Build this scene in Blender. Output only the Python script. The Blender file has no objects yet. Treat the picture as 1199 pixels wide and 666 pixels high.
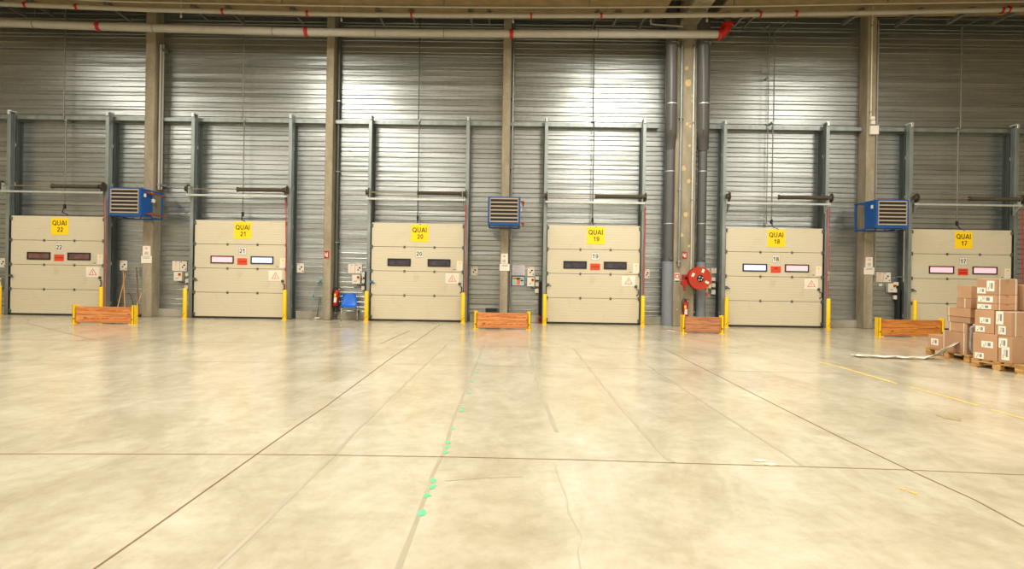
import bpy, bmesh, math, random
from mathutils import Vector, Matrix
random.seed(7)
C = bpy.context.scene.collection
PI = math.pi

# ------------------------------------------------------------------ camera (one place, used by the surveying helpers)
F_PX, CX, CY = 700.0, 599.5, 318.9
CAM = Vector((0.0, -18.5, 1.528))
YAW, ROLL = 0.007, 0.0159
_r = Vector((math.cos(YAW), math.sin(YAW), 0)); _f = Vector((-math.sin(YAW), math.cos(YAW), 0)); _u = Vector((0, 0, 1))
R_ = math.cos(ROLL)*_r + math.sin(ROLL)*_u
U_ = -math.sin(ROLL)*_r + math.cos(ROLL)*_u
def ray(px, py): return _f + R_*((px-CX)/F_PX) + U_*((CY-py)/F_PX)
def at(px, py, y):
    """where the wall-parallel plane y shows at photo position px, py"""
    d = ray(px, py); p = CAM + d*((y-CAM.y)/d.y); return p
def fl(px, py, z=0.0):
    d = ray(px, py); return CAM + d*((z-CAM.z)/d.z)

# ------------------------------------------------------------------ materials
MATS = {}
def nt(name):
    m = bpy.data.materials.new(name); m.use_nodes = True
    return m, m.node_tree, m.node_tree.nodes['Principled BSDF']
def srgb(c):
    return tuple((v/12.92 if v <= 0.04045 else ((v+0.055)/1.055)**2.4) for v in [x/255 for x in c]) + (1,)
def mat(name, col, rough=0.6, metal=0.0, var=0.08, scale=6.0, bump=0.0, spec=0.5, stretch=(1,1,1), emit=0):
    if name in MATS: return MATS[name]
    m, t, b = nt(name); N, L = t.nodes, t.links
    c = srgb(col)
    tc = N.new('ShaderNodeTexCoord'); mp = N.new('ShaderNodeMapping'); mp.inputs['Scale'].default_value = stretch
    no = N.new('ShaderNodeTexNoise'); no.inputs['Scale'].default_value = scale; no.inputs['Detail'].default_value = 5
    L.new(tc.outputs['Object'], mp.inputs[0]); L.new(mp.outputs[0], no.inputs['Vector'])
    rp = N.new('ShaderNodeValToRGB'); rp.color_ramp.elements[0].position = 0.3; rp.color_ramp.elements[1].position = 0.7
    rp.color_ramp.elements[0].color = tuple(max(0, v*(1-var)) for v in c[:3])+(1,)
    rp.color_ramp.elements[1].color = tuple(min(1, v*(1+var)) for v in c[:3])+(1,)
    L.new(no.outputs['Fac'], rp.inputs[0]); L.new(rp.outputs[0], b.inputs['Base Color'])
    b.inputs['Roughness'].default_value = rough; b.inputs['Metallic'].default_value = metal
    b.inputs['Specular IOR Level'].default_value = spec
    if bump:
        bp = N.new('ShaderNodeBump'); bp.inputs['Strength'].default_value = bump; bp.inputs['Distance'].default_value = 0.02
        L.new(no.outputs['Fac'], bp.inputs['Height']); L.new(bp.outputs[0], b.inputs['Normal'])
    if emit:
        b.inputs['Emission Color'].default_value = c; b.inputs['Emission Strength'].default_value = emit
    MATS[name] = m; return m

def mat_cladding():
    m, t, b = nt('galvanised_cladding'); N, L = t.nodes, t.links
    tc = N.new('ShaderNodeTexCoord')
    mp = N.new('ShaderNodeMapping'); mp.inputs['Scale'].default_value = (0.30, 1, 5.0); L.new(tc.outputs['Object'], mp.inputs[0])
    n1 = N.new('ShaderNodeTexNoise'); n1.inputs['Scale'].default_value = 1.1; n1.inputs['Detail'].default_value = 4; L.new(mp.outputs[0], n1.inputs['Vector'])
    n2 = N.new('ShaderNodeTexNoise'); n2.inputs['Scale'].default_value = 9; n2.inputs['Detail'].default_value = 6; L.new(tc.outputs['Object'], n2.inputs['Vector'])
    r1 = N.new('ShaderNodeValToRGB'); r1.color_ramp.elements[0].position = .3; r1.color_ramp.elements[1].position = .7
    r1.color_ramp.elements[0].color = (.36,.385,.37,1); r1.color_ramp.elements[1].color = (.53,.555,.54,1); L.new(n1.outputs['Fac'], r1.inputs[0])
    mx = N.new('ShaderNodeMixRGB'); mx.blend_type = 'MULTIPLY'; mx.inputs[0].default_value = .25
    L.new(r1.outputs[0], mx.inputs[1]); L.new(n2.outputs['Fac'], mx.inputs[2]); L.new(mx.outputs[0], b.inputs['Base Color'])
    b.inputs['Metallic'].default_value = .85
    mr = N.new('ShaderNodeMapRange'); mr.inputs['To Min'].default_value = .27; mr.inputs['To Max'].default_value = .42
    L.new(n2.outputs['Fac'], mr.inputs['Value']); L.new(mr.outputs[0], b.inputs['Roughness'])
    bp = N.new('ShaderNodeBump'); bp.inputs['Strength'].default_value = .55; bp.inputs['Distance'].default_value = .03
    L.new(n1.outputs['Fac'], bp.inputs['Height']); L.new(bp.outputs[0], b.inputs['Normal'])
    return m

def mat_floor():
    m, t, b = nt('polished_concrete_floor'); N, L = t.nodes, t.links
    tc = N.new('ShaderNodeTexCoord')
    def noise(scale, detail, sc=(1,1,1), rot=0, dist=0, rough=.55):
        mp = N.new('ShaderNodeMapping'); mp.inputs['Scale'].default_value = sc; mp.inputs['Rotation'].default_value = (0,0,rot)
        L.new(tc.outputs['Object'], mp.inputs[0])
        n = N.new('ShaderNodeTexNoise'); n.inputs['Scale'].default_value = scale; n.inputs['Detail'].default_value = detail
        n.inputs['Distortion'].default_value = dist; n.inputs['Roughness'].default_value = rough
        L.new(mp.outputs[0], n.inputs['Vector']); return n
    a = noise(.8, 9, dist=.9, rough=.68)
    s = noise(1.9, 9, sc=(.8,.36,1), rot=.9, dist=.9, rough=.68)
    f = noise(7, 8, rough=.7)
    ra = N.new('ShaderNodeValToRGB'); e = ra.color_ramp.elements
    e[0].position=.28; e[1].position=.66; e[0].color=srgb((176,168,144)); e[1].color=srgb((202,195,174))
    L.new(a.outputs['Fac'], ra.inputs[0])
    rs = N.new('ShaderNodeValToRGB'); e = rs.color_ramp.elements
    e[0].position=.33; e[1].position=.6; e[0].color=(.76,.73,.64,1); e[1].color=(1,1,1,1)
    L.new(s.outputs['Fac'], rs.inputs[0])
    m1 = N.new('ShaderNodeMixRGB'); m1.blend_type='MULTIPLY'; m1.inputs[0].default_value=.75
    L.new(ra.outputs[0], m1.inputs[1]); L.new(rs.outputs[0], m1.inputs[2])
    rf = N.new('ShaderNodeValToRGB'); e = rf.color_ramp.elements
    e[0].position=.38; e[1].position=.56; e[0].color=(.80,.77,.69,1); e[1].color=(1,1,1,1)
    L.new(f.outputs['Fac'], rf.inputs[0])
    m2 = N.new('ShaderNodeMixRGB'); m2.blend_type='MULTIPLY'; m2.inputs[0].default_value=.45
    L.new(m1.outputs[0], m2.inputs[1]); L.new(rf.outputs[0], m2.inputs[2])
    # scattered worn brown patches
    w = noise(.38, 5, dist=1.2, rough=.6)
    rw = N.new('ShaderNodeValToRGB'); e = rw.color_ramp.elements
    e[0].position=.62; e[1].position=.78; e[0].color=(1,1,1,1); e[1].color=(.62,.54,.40,1)
    L.new(w.outputs['Fac'], rw.inputs[0])
    m3 = N.new('ShaderNodeMixRGB'); m3.blend_type='MULTIPLY'; m3.inputs[0].default_value=.55
    L.new(m2.outputs[0], m3.inputs[1]); L.new(rw.outputs[0], m3.inputs[2])
    L.new(m3.outputs[0], b.inputs['Base Color'])
    mr = N.new('ShaderNodeMapRange'); mr.inputs['To Min'].default_value=.10; mr.inputs['To Max'].default_value=.28
    L.new(s.outputs['Fac'], mr.inputs['Value']); L.new(mr.outputs[0], b.inputs['Roughness'])
    b.inputs['Specular IOR Level'].default_value=.5
    bp = N.new('ShaderNodeBump'); bp.inputs['Strength'].default_value=.08; bp.inputs['Distance'].default_value=.01
    L.new(f.outputs['Fac'], bp.inputs['Height']); L.new(bp.outputs[0], b.inputs['Normal'])
    return m

def mat_wood(name, c1, c2, knots=True, axis=0):
    m, t, b = nt(name); N, L = t.nodes, t.links
    tc = N.new('ShaderNodeTexCoord'); mp = N.new('ShaderNodeMapping')
    sc = [7,7,7]; sc[axis] = .8; mp.inputs['Scale'].default_value = sc; L.new(tc.outputs['Object'], mp.inputs[0])
    n = N.new('ShaderNodeTexNoise'); n.inputs['Scale'].default_value = 3; n.inputs['Detail'].default_value = 6; n.inputs['Distortion'].default_value=.8
    L.new(mp.outputs[0], n.inputs['Vector'])
    r = N.new('ShaderNodeValToRGB'); e = r.color_ramp.elements; e[0].position=.35; e[1].position=.62
    e[0].color=srgb(c1); e[1].color=srgb(c2); L.new(n.outputs['Fac'], r.inputs[0])
    out = r.outputs[0]
    if knots:
        v = N.new('ShaderNodeTexVoronoi'); v.inputs['Scale'].default_value = 3.2
        mp2 = N.new('ShaderNodeMapping'); s2=[1,1,1.8]; mp2.inputs['Scale'].default_value=s2; L.new(tc.outputs['Object'], mp2.inputs[0]); L.new(mp2.outputs[0], v.inputs['Vector'])
        rk = N.new('ShaderNodeValToRGB'); e = rk.color_ramp.elements; e[0].position=.07; e[1].position=.16
        e[0].color=(.22,.12,.06,1); e[1].color=(1,1,1,1); L.new(v.outputs['Distance'], rk.inputs[0])
        mx = N.new('ShaderNodeMixRGB'); mx.blend_type='MULTIPLY'; mx.inputs[0].default_value=.85
        L.new(out, mx.inputs[1]); L.new(rk.outputs[0], mx.inputs[2]); out = mx.outputs[0]
    L.new(out, b.inputs['Base Color']); b.inputs['Roughness'].default_value=.6
    MATS[name]=m; return m

def mat_door():
    m, t, b = nt('cream_sandwich_panel'); N, L = t.nodes, t.links
    tc = N.new('ShaderNodeTexCoord')
    w = N.new('ShaderNodeTexWave'); w.wave_type='BANDS'; w.bands_direction='Z'; w.inputs['Scale'].default_value=4.2; w.inputs['Distortion'].default_value=0
    L.new(tc.outputs['Object'], w.inputs['Vector'])
    mp = N.new('ShaderNodeMapping'); mp.inputs['Scale'].default_value=(1,1,.7); L.new(tc.outputs['Object'], mp.inputs[0])
    n = N.new('ShaderNodeTexNoise'); n.inputs['Scale'].default_value=1.6; n.inputs['Detail'].default_value=7; n.inputs['Distortion'].default_value=.7; L.new(mp.outputs[0], n.inputs['Vector'])
    r = N.new('ShaderNodeValToRGB'); e=r.color_ramp.elements; e[0].position=.22; e[1].position=.42
    e[0].color=srgb((194,184,157)); e[1].color=srgb((208,199,173)); L.new(n.outputs['Fac'], r.inputs[0])
    L.new(r.outputs[0], b.inputs['Base Color']); b.inputs['Roughness'].default_value=.5
    bp = N.new('ShaderNodeBump'); bp.inputs['Strength'].default_value=.35; bp.inputs['Distance'].default_value=.006
    L.new(w.outputs['Fac'], bp.inputs['Height']); L.new(bp.outputs[0], b.inputs['Normal'])
    return m

def mat_concrete():
    m, t, b = nt('cast_concrete'); N, L = t.nodes, t.links
    tc = N.new('ShaderNodeTexCoord'); mp=N.new('ShaderNodeMapping'); mp.inputs['Scale'].default_value=(1.5,1.5,.5); L.new(tc.outputs['Object'], mp.inputs[0])
    n = N.new('ShaderNodeTexNoise'); n.inputs['Scale'].default_value=2.2; n.inputs['Detail'].default_value=8; L.new(mp.outputs[0], n.inputs['Vector'])
    r = N.new('ShaderNodeValToRGB'); e=r.color_ramp.elements; e[0].position=.3; e[1].position=.7
    e[0].color=srgb((132,122,100)); e[1].color=srgb((168,158,136)); L.new(n.outputs['Fac'], r.inputs[0])
    n2 = N.new('ShaderNodeTexNoise'); n2.inputs['Scale'].default_value=30; n2.inputs['Detail'].default_value=3; L.new(tc.outputs['Object'], n2.inputs['Vector'])
    mx=N.new('ShaderNodeMixRGB'); mx.blend_type='OVERLAY'; mx.inputs[0].default_value=.35; L.new(r.outputs[0], mx.inputs[1]); L.new(n2.outputs['Fac'], mx.inputs[2])
    L.new(mx.outputs[0], b.inputs['Base Color']); b.inputs['Roughness'].default_value=.85
    bp=N.new('ShaderNodeBump'); bp.inputs['Strength'].default_value=.25; bp.inputs['Distance'].default_value=.01
    L.new(n2.outputs['Fac'], bp.inputs['Height']); L.new(bp.outputs[0], b.inputs['Normal'])
    return m

M_CLAD, M_FLOOR, M_DOOR, M_CONC = mat_cladding(), mat_floor(), mat_door(), mat_concrete()
M_CEIL = mat('tan_roof_deck', (156,136,100), .85, var=.18, scale=3)
M_WALL = mat('painted_wall', (190,182,160), .85)
M_GALV = mat('galvanised_steel', (150,158,156), .42, .75, var=.18, scale=5, stretch=(1,1,.3))
M_GALVL = mat('bright_galvanised_steel', (205,210,205), .35, .6, var=.1)
M_DSTEEL = mat('grey_green_steel', (98,106,104), .5, .6, var=.15, stretch=(1,1,.3))
M_DARK = mat('dark_rubber', (38,36,34), .7)
M_SPRING = mat('dusty_spring_steel', (88,78,62), .6, .5, var=.3, scale=30)
M_YEL = mat('safety_yellow_paint', (244,200,6), .4, var=.06)
M_SIGNY = mat('yellow_sign_vinyl', (255,214,0), .45, var=.01)
M_WHITE = mat('white_plastic', (228,222,208), .5, var=.03)
M_PAPER = mat('white_paper', (235,226,210), .8, var=.03)
M_BLACK = mat('black_print', (28,26,30), .6, var=.05)
M_GREYP = mat('grey_print', (130,132,138), .6)
M_RED = mat('signal_red', (172,24,16), .4, var=.05)
M_REDP = mat('red_print', (220,74,62), .6, var=.03)
M_PINKP = mat('pale_red_print', (236,190,180), .7, var=.03)
M_ORED = mat('orange_red_notice', (222,70,32), .55, var=.03)
M_BLUE = mat('heater_blue', (14,76,146), .38, var=.05)
M_CHBLUE = mat('chair_blue_plastic', (14,104,208), .35, var=.03)
M_LOUV = mat('beige_louvre', (158,144,120), .5, var=.04)
M_COPPER = mat('copper_pipe', (176,96,52), .4, .7)
M_PIPE = mat('pale_grey_pipe', (176,172,162), .5, var=.06)
M_DUCT = mat('dark_grey_downpipe', (88,88,88), .38, var=.06)
M_SLEEVE = mat('blue_grey_sleeve', (126,132,140), .45, var=.05)
M_CHROME = mat('chrome_tube', (190,190,188), .25, .9)
M_ROPE = mat('red_cord', (176,52,48), .7)
M_CABLE = mat('grey_conduit', (128,128,120), .5, .3)
M_KRAFT = mat('brown_cardboard', (172,134,102), .75, var=.07, scale=3)
M_KRAFT2 = mat('tan_cardboard', (182,142,108), .75, var=.07, scale=3)
M_TAPE = mat('packing_tape', (156,122,92), .3, var=.04)
M_FILM = mat('clear_white_film', (226,222,210), .3, var=.08)
M_BAG = mat('grey_wrapped_plastic', (150,148,146), .3, var=.25, scale=14, bump=.6)
M_PLANK = mat_wood('orange_pine_plank', (176,104,52), (222,150,86))
M_PLANKB = mat_wood('brown_pine_plank', (150,92,60), (196,134,92))
M_PALLET = mat_wood('pallet_wood', (150,112,60), (206,164,100), knots=False, axis=1)
M_STICK = mat_wood('broom_stick_wood', (176,126,66), (214,166,98), knots=False, axis=2)
M_STICKD = mat_wood('dark_broom_stick_wood', (112,72,40), (146,98,56), knots=False, axis=2)
M_TEAL = mat('teal_grip', (20,150,130), .5)
M_JOINT = mat('floor_joint_fill', (118,92,58), .8, var=.2, scale=2)
M_SEAM = mat('faint_floor_seam', (170,161,138), .35, var=.08, scale=2)
M_GREENP = mat('green_floor_paint', (96,200,140), .6, var=.1)
M_FYEL = mat('worn_yellow_floor_paint', (232,196,96), .5, var=.12, scale=4)
M_FRED = mat('red_floor_tape', (196,84,66), .5)
M_PATCH = mat('pale_filler', (204,178,128), .85, var=.1)

# ------------------------------------------------------------------ mesh collector
class MB:
    def __init__(s): s.bm = bmesh.new()
    def box(s, x0,x1,y0,y1,z0,z1, bev=0, rot=None, seg=1):
        bm2 = bmesh.new(); bmesh.ops.create_cube(bm2, size=1)
        for v in bm2.verts: v.co = Vector(((v.co.x+.5)*(x1-x0)+x0, (v.co.y+.5)*(y1-y0)+y0, (v.co.z+.5)*(z1-z0)+z0))
        if bev: bmesh.ops.bevel(bm2, geom=bm2.edges[:], offset=bev, segments=seg, affect='EDGES', profile=.5)
        if rot: bmesh.ops.transform(bm2, matrix=rot, verts=bm2.verts[:])
        s._add(bm2); return s
    def _add(s, bm2):
        me = bpy.data.meshes.new('tmp'); bm2.to_mesh(me); bm2.free(); s.bm.from_mesh(me); bpy.data.meshes.remove(me)
    def cyl(s, p0, p1, r, seg=16, r2=None):
        p0, p1 = Vector(p0), Vector(p1); d = p1-p0; bm2 = bmesh.new()
        bmesh.ops.create_cone(bm2, cap_ends=True, segments=seg, radius1=r, radius2=r if r2 is None else r2, depth=d.length)
        q = d.to_track_quat('Z','Y').to_matrix().to_4x4()
        bmesh.ops.transform(bm2, matrix=Matrix.Translation((p0+p1)/2) @ q, verts=bm2.verts[:]); s._add(bm2); return s
    def tube(s, pts, r, seg=10):
        pts = [Vector(p) for p in pts]; n = len(pts); rings = []; bm = s.bm; nrm = None
        for i, p in enumerate(pts):
            t = (pts[min(i+1,n-1)] - pts[max(i-1,0)]).normalized()
            if nrm is None: nrm = t.orthogonal().normalized()
            else: nrm = (nrm - t*nrm.dot(t)); nrm = nrm.normalized() if nrm.length>1e-6 else t.orthogonal().normalized()
            bn = t.cross(nrm)
            rings.append([bm.verts.new(p + r*(math.cos(2*PI*k/seg)*nrm + math.sin(2*PI*k/seg)*bn)) for k in range(seg)])
        for a, b in zip(rings, rings[1:]):
            for k in range(seg): bm.faces.new((a[k], a[(k+1)%seg], b[(k+1)%seg], b[k]))
        bm.faces.new(rings[0][::-1]); bm.faces.new(rings[-1]); return s
    def lathe(s, prof, axis='Z', seg=24, org=(0,0,0)):
        bm = s.bm; rings=[]; o=Vector(org)
        for (r, h) in prof:
            ring=[]
            for k in range(seg):
                a=2*PI*k/seg; c,sn=r*math.cos(a), r*math.sin(a)
                ring.append(bm.verts.new(o+(Vector((c,sn,h)) if axis=='Z' else Vector((c,h,sn)) if axis=='Y' else Vector((h,c,sn)))))
            rings.append(ring)
        for a,b in zip(rings, rings[1:]):
            for k in range(seg): bm.faces.new((a[k],a[(k+1)%seg],b[(k+1)%seg],b[k]))
        bm.faces.new(rings[0][::-1]); bm.faces.new(rings[-1]); return s
    def prism(s, pts, off):
        """polygon pts extruded by vector off"""
        bm=s.bm; a=[bm.verts.new(Vector(p)) for p in pts]; b=[bm.verts.new(Vector(p)+Vector(off)) for p in pts]; n=len(a)
        bm.faces.new(a); bm.faces.new(b[::-1])
        for k in range(n): bm.faces.new((a[k],b[k],b[(k+1)%n],a[(k+1)%n]))
        return s
    def build(s, name, m, parent=None, smooth=False, kind=None):
        bmesh.ops.recalc_face_normals(s.bm, faces=s.bm.faces[:])
        me = bpy.data.meshes.new(name); s.bm.to_mesh(me); s.bm.free()
        if smooth:
            for p in me.polygons: p.use_smooth = True
            try: me.set_sharp_from_angle(angle=math.radians(40))
            except Exception: pass
        me.materials.append(m)
        o = bpy.data.objects.new(name, me); C.objects.link(o)
        if parent: o.parent = parent
        if kind: o['kind'] = kind
        return o
def tag(o, label, cat, group=None, kind=None):
    o['label']=label; o['category']=cat
    if group: o['group']=group
    if kind: o['kind']=kind
    return o
def thing(name, label, cat, loc, group=None, kind=None, rz=0.0):
    o = bpy.data.objects.new(name, None); C.objects.link(o); o.location=loc; o.rotation_euler=(0,0,rz)
    o.empty_display_size=.2
    return tag(o, label, cat, group, kind)
def dup(root, loc, label, rz=None, group=None):
    r = root.copy(); C.objects.link(r); r.location=loc; r['label']=label
    if rz is not None: r.rotation_euler=(0,0,rz)
    if group: r['group']=group
    def rec(a,b):
        for ch in list(a.children):
            if ch.parent is not a: continue
            c=ch.copy(); C.objects.link(c); c.parent=b; rec(ch,c)
    rec(root,r); return r
def origin(o, loc):
    """put a single-mesh thing's origin at loc"""
    o.data.transform(Matrix.Translation(-Vector(loc))); o.location=loc; return o

def _arc(cx,cy,rx,ry,a0,a1,n=14):
    return [(cx+rx*math.cos(math.radians(a0+(a1-a0)*k/n)), cy+ry*math.sin(math.radians(a0+(a1-a0)*k/n))) for k in range(n+1)]
# stroke letters of a heavy grotesque: centre lines in a box 1 high, second value is the width
GLYPHS={
 'Q':(.86,[_arc(.39,.5,.34,.43,0,360,26),[(.45,.28),(.78,-.02)]]),
 'U':(.76,[[(.07,1.0),(.07,.36)]+_arc(.35,.36,.28,.29,180,360,12)+[(.63,1.0)]]),
 'A':(.80,[[(.02,0),(.37,.95),(.40,.95),(.75,0)],[(.16,.30),(.61,.30)]]),
 'I':(.22,[[(.08,0),(.08,1)]]),
 'T':(.72,[[(.0,.93),(.66,.93)],[(.33,.9),(.33,0)]]),
 'N':(.76,[[(.07,0),(.07,1)],[(.07,.95),(.63,.05)],[(.63,0),(.63,1)]]),
 '0':(.62,[_arc(.27,.5,.22,.43,0,360,26)]),
 '1':(.62,[[(.06,.70),(.22,.80),(.34,.97)],[(.34,1.0),(.34,0)]]),
 '2':(.62,[_arc(.27,.69,.22,.24,170,-30,14)+[(.10,.14),(.04,.075)],[(.02,.075),(.54,.075)]]),
 '7':(.62,[[(.02,.925),(.50,.925),(.34,.60),(.22,.3),(.19,0)]]),
 '8':(.62,[_arc(.27,.72,.19,.205,0,360,22),_arc(.27,.27,.225,.215,0,360,22)]),
 '9':(.62,[_arc(.27,.66,.215,.265,0,360,22),[(.487,.62),(.47,.3)]+_arc(.25,.26,.21,.19,0,-160,10)]),
 '!':(.22,[[(.08,1),(.08,.30)],[(.08,.14),(.08,0)]]),
}
def text_obj(txt, cx, cz, y, w=None, h=None, m=None, parent=None, name='lettering', bold=.155):
    h = h or .1; x=0; strokes=[]
    for ch in txt:
        gw,ss=GLYPHS[ch]
        for q in ss: strokes.append([(x+a,c) for a,c in q])
        x+=gw+.10
    tw=x-.10; sx=(w/tw) if w else h; b=MB(); t=bold*h/2
    for si,q in enumerate(strokes):
        P=[Vector((cx+(a-tw/2)*sx, cz+(c-.5)*h)) for a,c in q]
        closed=(P[0]-P[-1]).length<1e-5
        L=[];Rr=[]
        for k in range(len(P)):
            if closed: a_=P[(k-1)%(len(P)-1)]; c_=P[(k+1)%(len(P)-1)] if k<len(P)-1 else P[1]
            else: a_=P[max(k-1,0)]; c_=P[min(k+1,len(P)-1)]
            d=(c_-a_).normalized(); n=Vector((-d.y,d.x)); L.append(P[k]+n*t); Rr.append(P[k]-n*t)
        yy=y-.0001*si
        vl=[b.bm.verts.new((p.x,yy,p.y)) for p in L]; vr=[b.bm.verts.new((p.x,yy,p.y)) for p in Rr]
        vl2=[b.bm.verts.new((p.x,yy+.0015,p.y)) for p in L]; vr2=[b.bm.verts.new((p.x,yy+.0015,p.y)) for p in Rr]
        for k in range(len(P)-1):
            for q4 in ((vl[k],vl[k+1],vr[k+1],vr[k]),(vl2[k],vr2[k],vr2[k+1],vl2[k+1]),(vl[k],vl2[k],vl2[k+1],vl[k+1]),(vr[k],vr[k+1],vr2[k+1],vr2[k])):
                b.bm.faces.new(q4)
        b.bm.faces.new((vl[0],vr[0],vr2[0],vl2[0])); b.bm.faces.new((vl[-1],vl2[-1],vr2[-1],vr[-1]))
    return b.build(name,m,parent)

# ------------------------------------------------------------------ the room
XL, XR, YB, ZT = -22.0, 22.0, -32.0, 10.1
MB().box(XL, XR, YB, .35, -.2, 0).build('floor', M_FLOOR, kind='structure')
# back wall: galvanised liner trays, ribs every few decimetres
def rib_levels():
    z=.24; ribs=[]
    while z < 6.05:
        for q in (.13,.155,.165):
            ribs.append(z); z+=q
    z=6.2
    while z < ZT-.06:
        for q in (.18,.10,.17):
            ribs.append(z); z+=q
    return [q for q in ribs if q<ZT-.06]
RIBS=rib_levels(); random.seed(21)
b=MB(); BAYX=[XL,-17.2,-11.1,-5.55,-.12,5.45,10.85,16.2,XR]
for xa,xb in zip(BAYX,BAYX[1:]):
    prof=[(0.0,0.0)]
    for k,zz in enumerate(RIBS):
        t=random.uniform(-.006,.004)
        prof+=[(t,zz),(-.016,zz+.003),(-.018,zz+.009),(-.006,zz+.026),(-.006,zz+.027)]
    prof.append((0.0,ZT))
    n=5; xs=[xa+(xb-xa)*i/n for i in range(n+1)]
    rows=[[b.bm.verts.new((x,y+(random.uniform(-.0012,.0012) if 0<i<n else 0),z)) for i,x in enumerate(xs)] for (y,z) in prof]
    for a,c in zip(rows, rows[1:]):
        for i in range(n): b.bm.faces.new((a[i],a[i+1],c[i+1],c[i]))
b.box(XL,XR,.05,.3,0,ZT)
random.seed(5)
b.build('wall_back', M_CLAD, kind='structure')
MB().box(XL-.3, XL, YB, .3, 0, ZT).build('wall_left', M_WALL, kind='structure')
MB().box(XR, XR+.3, YB, .3, 0, ZT).build('wall_right', M_WALL, kind='structure')
MB().box(XL, XR, YB-.3, YB, 0, ZT).build('wall_front', M_WALL, kind='structure')

# ceiling with its slight camber; the edge stops short of the wall, the slot above it is dark
EY=-.9
edge=[(at(px,py,EY).x, at(px,py,EY).z) for px,py in ((0,7.5),(120,12),(200,14.5),(400,19.5),(600,22),(800,22),(1000,20),(1199,18))]
def ez(x):
    if x<=edge[0][0]: return edge[0][1]
    if x>=edge[-1][0]: return edge[-1][1]
    for (a,za),(c,zc) in zip(edge,edge[1:]):
        if a<=x<=c: return za+(zc-za)*(x-a)/(c-a)
nx0, nx1 = at(774,20,EY).x, at(836,20,EY).x           # notch round the twin downpipes and the main beam
b=MB(); xs=sorted([XL,XR,nx0,nx1]+[e[0] for e in edge])
def slab(xa,xb,ya,yb):
    p=[(xa,ya,ez(xa)),(xb,ya,ez(xb)),(xb,yb,ez(xb)),(xa,yb,ez(xa))]; b.prism(p,(0,0,.08))
for xa,xb in zip(xs,xs[1:]):
    slab(xa,xb,YB,-2.1)
    if not (xa>=nx0-1e-6 and xb<=nx1+1e-6): slab(xa,xb,-2.1,EY)
b.box(XL,XR,-2.2,-2.1,9.2,ZT); b.box(XL,XR,-2.2,.3,ZT,ZT+.1)
b.build('ceiling', M_CEIL, kind='structure')

# ------------------------------------------------------------------ columns
COLS=[(166,177.2,187,'first',.45),(378,386.8,393,'second',.45),(585,594.3,None,'third',.45),(788.6,812.5,None,'wide',.6),(1012,1022.3,1002,'fifth',.45)]
names=['slim concrete column between docks 22 and 21 with a blue heater','slim concrete column between docks 21 and 20 beside a blue chair',
 'slim concrete column between docks 20 and 19 behind a wooden barrier','wide concrete column flanked by two tall dark downpipes','slim concrete column between docks 18 and 17 with a blue heater']
colx=[]
for (a,c,s,_,dep),lb in zip(COLS,names):
    xa,xc=at(a,340,-dep).x, at(c,340,-dep).x
    xm=(xa+xc)/2; colx.append((xa,xc,-dep))
    w=(xc-xa)/2
    o=thing('concrete_column', lb, 'column', (xm,0,0), 'concrete columns along the dock wall', 'structure')
    sh=MB().box(-w,w,-dep,0.0,0,ZT,bev=.015).build('shaft', M_CONC, o)
    if dep>.5:
        # pale filler patches on the face
        for k,(px,py,r) in enumerate([(804,80,.06),(813,78,.05),(806,97,.10),(811,112,.05),(811,118,.05),(804.5,145,.045),(808,148,.045),(807.5,170.5,.045),(800,197,.075),(806.5,212,.065),(803,251,.07),(798,275,.06),(807,288,.04),(793,362,.02)]):
            p=at(px,py,-dep); m_=MB(); pts=[]
            for q in range(14):
                aa=2*PI*q/14; rr=r*(.75+.35*random.random()); pts.append((p.x-xm+rr*math.cos(aa), -dep-.002, p.z+rr*math.sin(aa)*1.05))
            m_.prism(pts,(0,.004,0)).build('filler_patch', M_PATCH, o)
# main roof beam that lands on the wide column
xa,xc,yy=colx[3]
tag(MB().box(xa+.03,xc-.03,YB,-.6,8.98,10.05,bev=.02).build('roof_beam', M_CONC), 'deep concrete roof beam running out above the wide column','beam',kind='structure')

# low concrete plinth between the columns and doors
# ------------------------------------------------------------------ doors
DY=-.42
DOORS=[(22,12.4,121.6,252.8,369.3),(21,227.4,335.5,257.9,372.9),(20,434.5,542.6,261,376.4),(19,640.2,749,263.7,380.0),(18,849,963,266.7,384.2),(17,1066.4,1184,268.7,388.5)]
WIN={22:('w','w'),21:('p','b'),20:('d','d'),19:('d','d'),18:('b','p'),17:('p','p')}
M_PW={'w':mat('maroon_dark_pane',(112,78,72),.15,var=.35,scale=4),'d':mat('dark_pane',(70,66,76),.12,var=.4,scale=5),
      'p':mat('pink_lit_pane',(246,158,164),.3,emit=.85,var=.02),'b':mat('bluish_lit_pane',(178,186,228),.3,emit=.85,var=.05)}
wl={'w':'maroon','p':'pink','b':'bluish white','d':'dark'}
door_x=[]
def lines_mb(x0,x1,zs,y,t=.006,jit=.0):
    m_=MB()
    for z in zs:
        m_.box(x0+random.random()*jit,x1-random.random()*jit,y-.002,y,z-t/2,z+t/2)
    return m_
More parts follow.
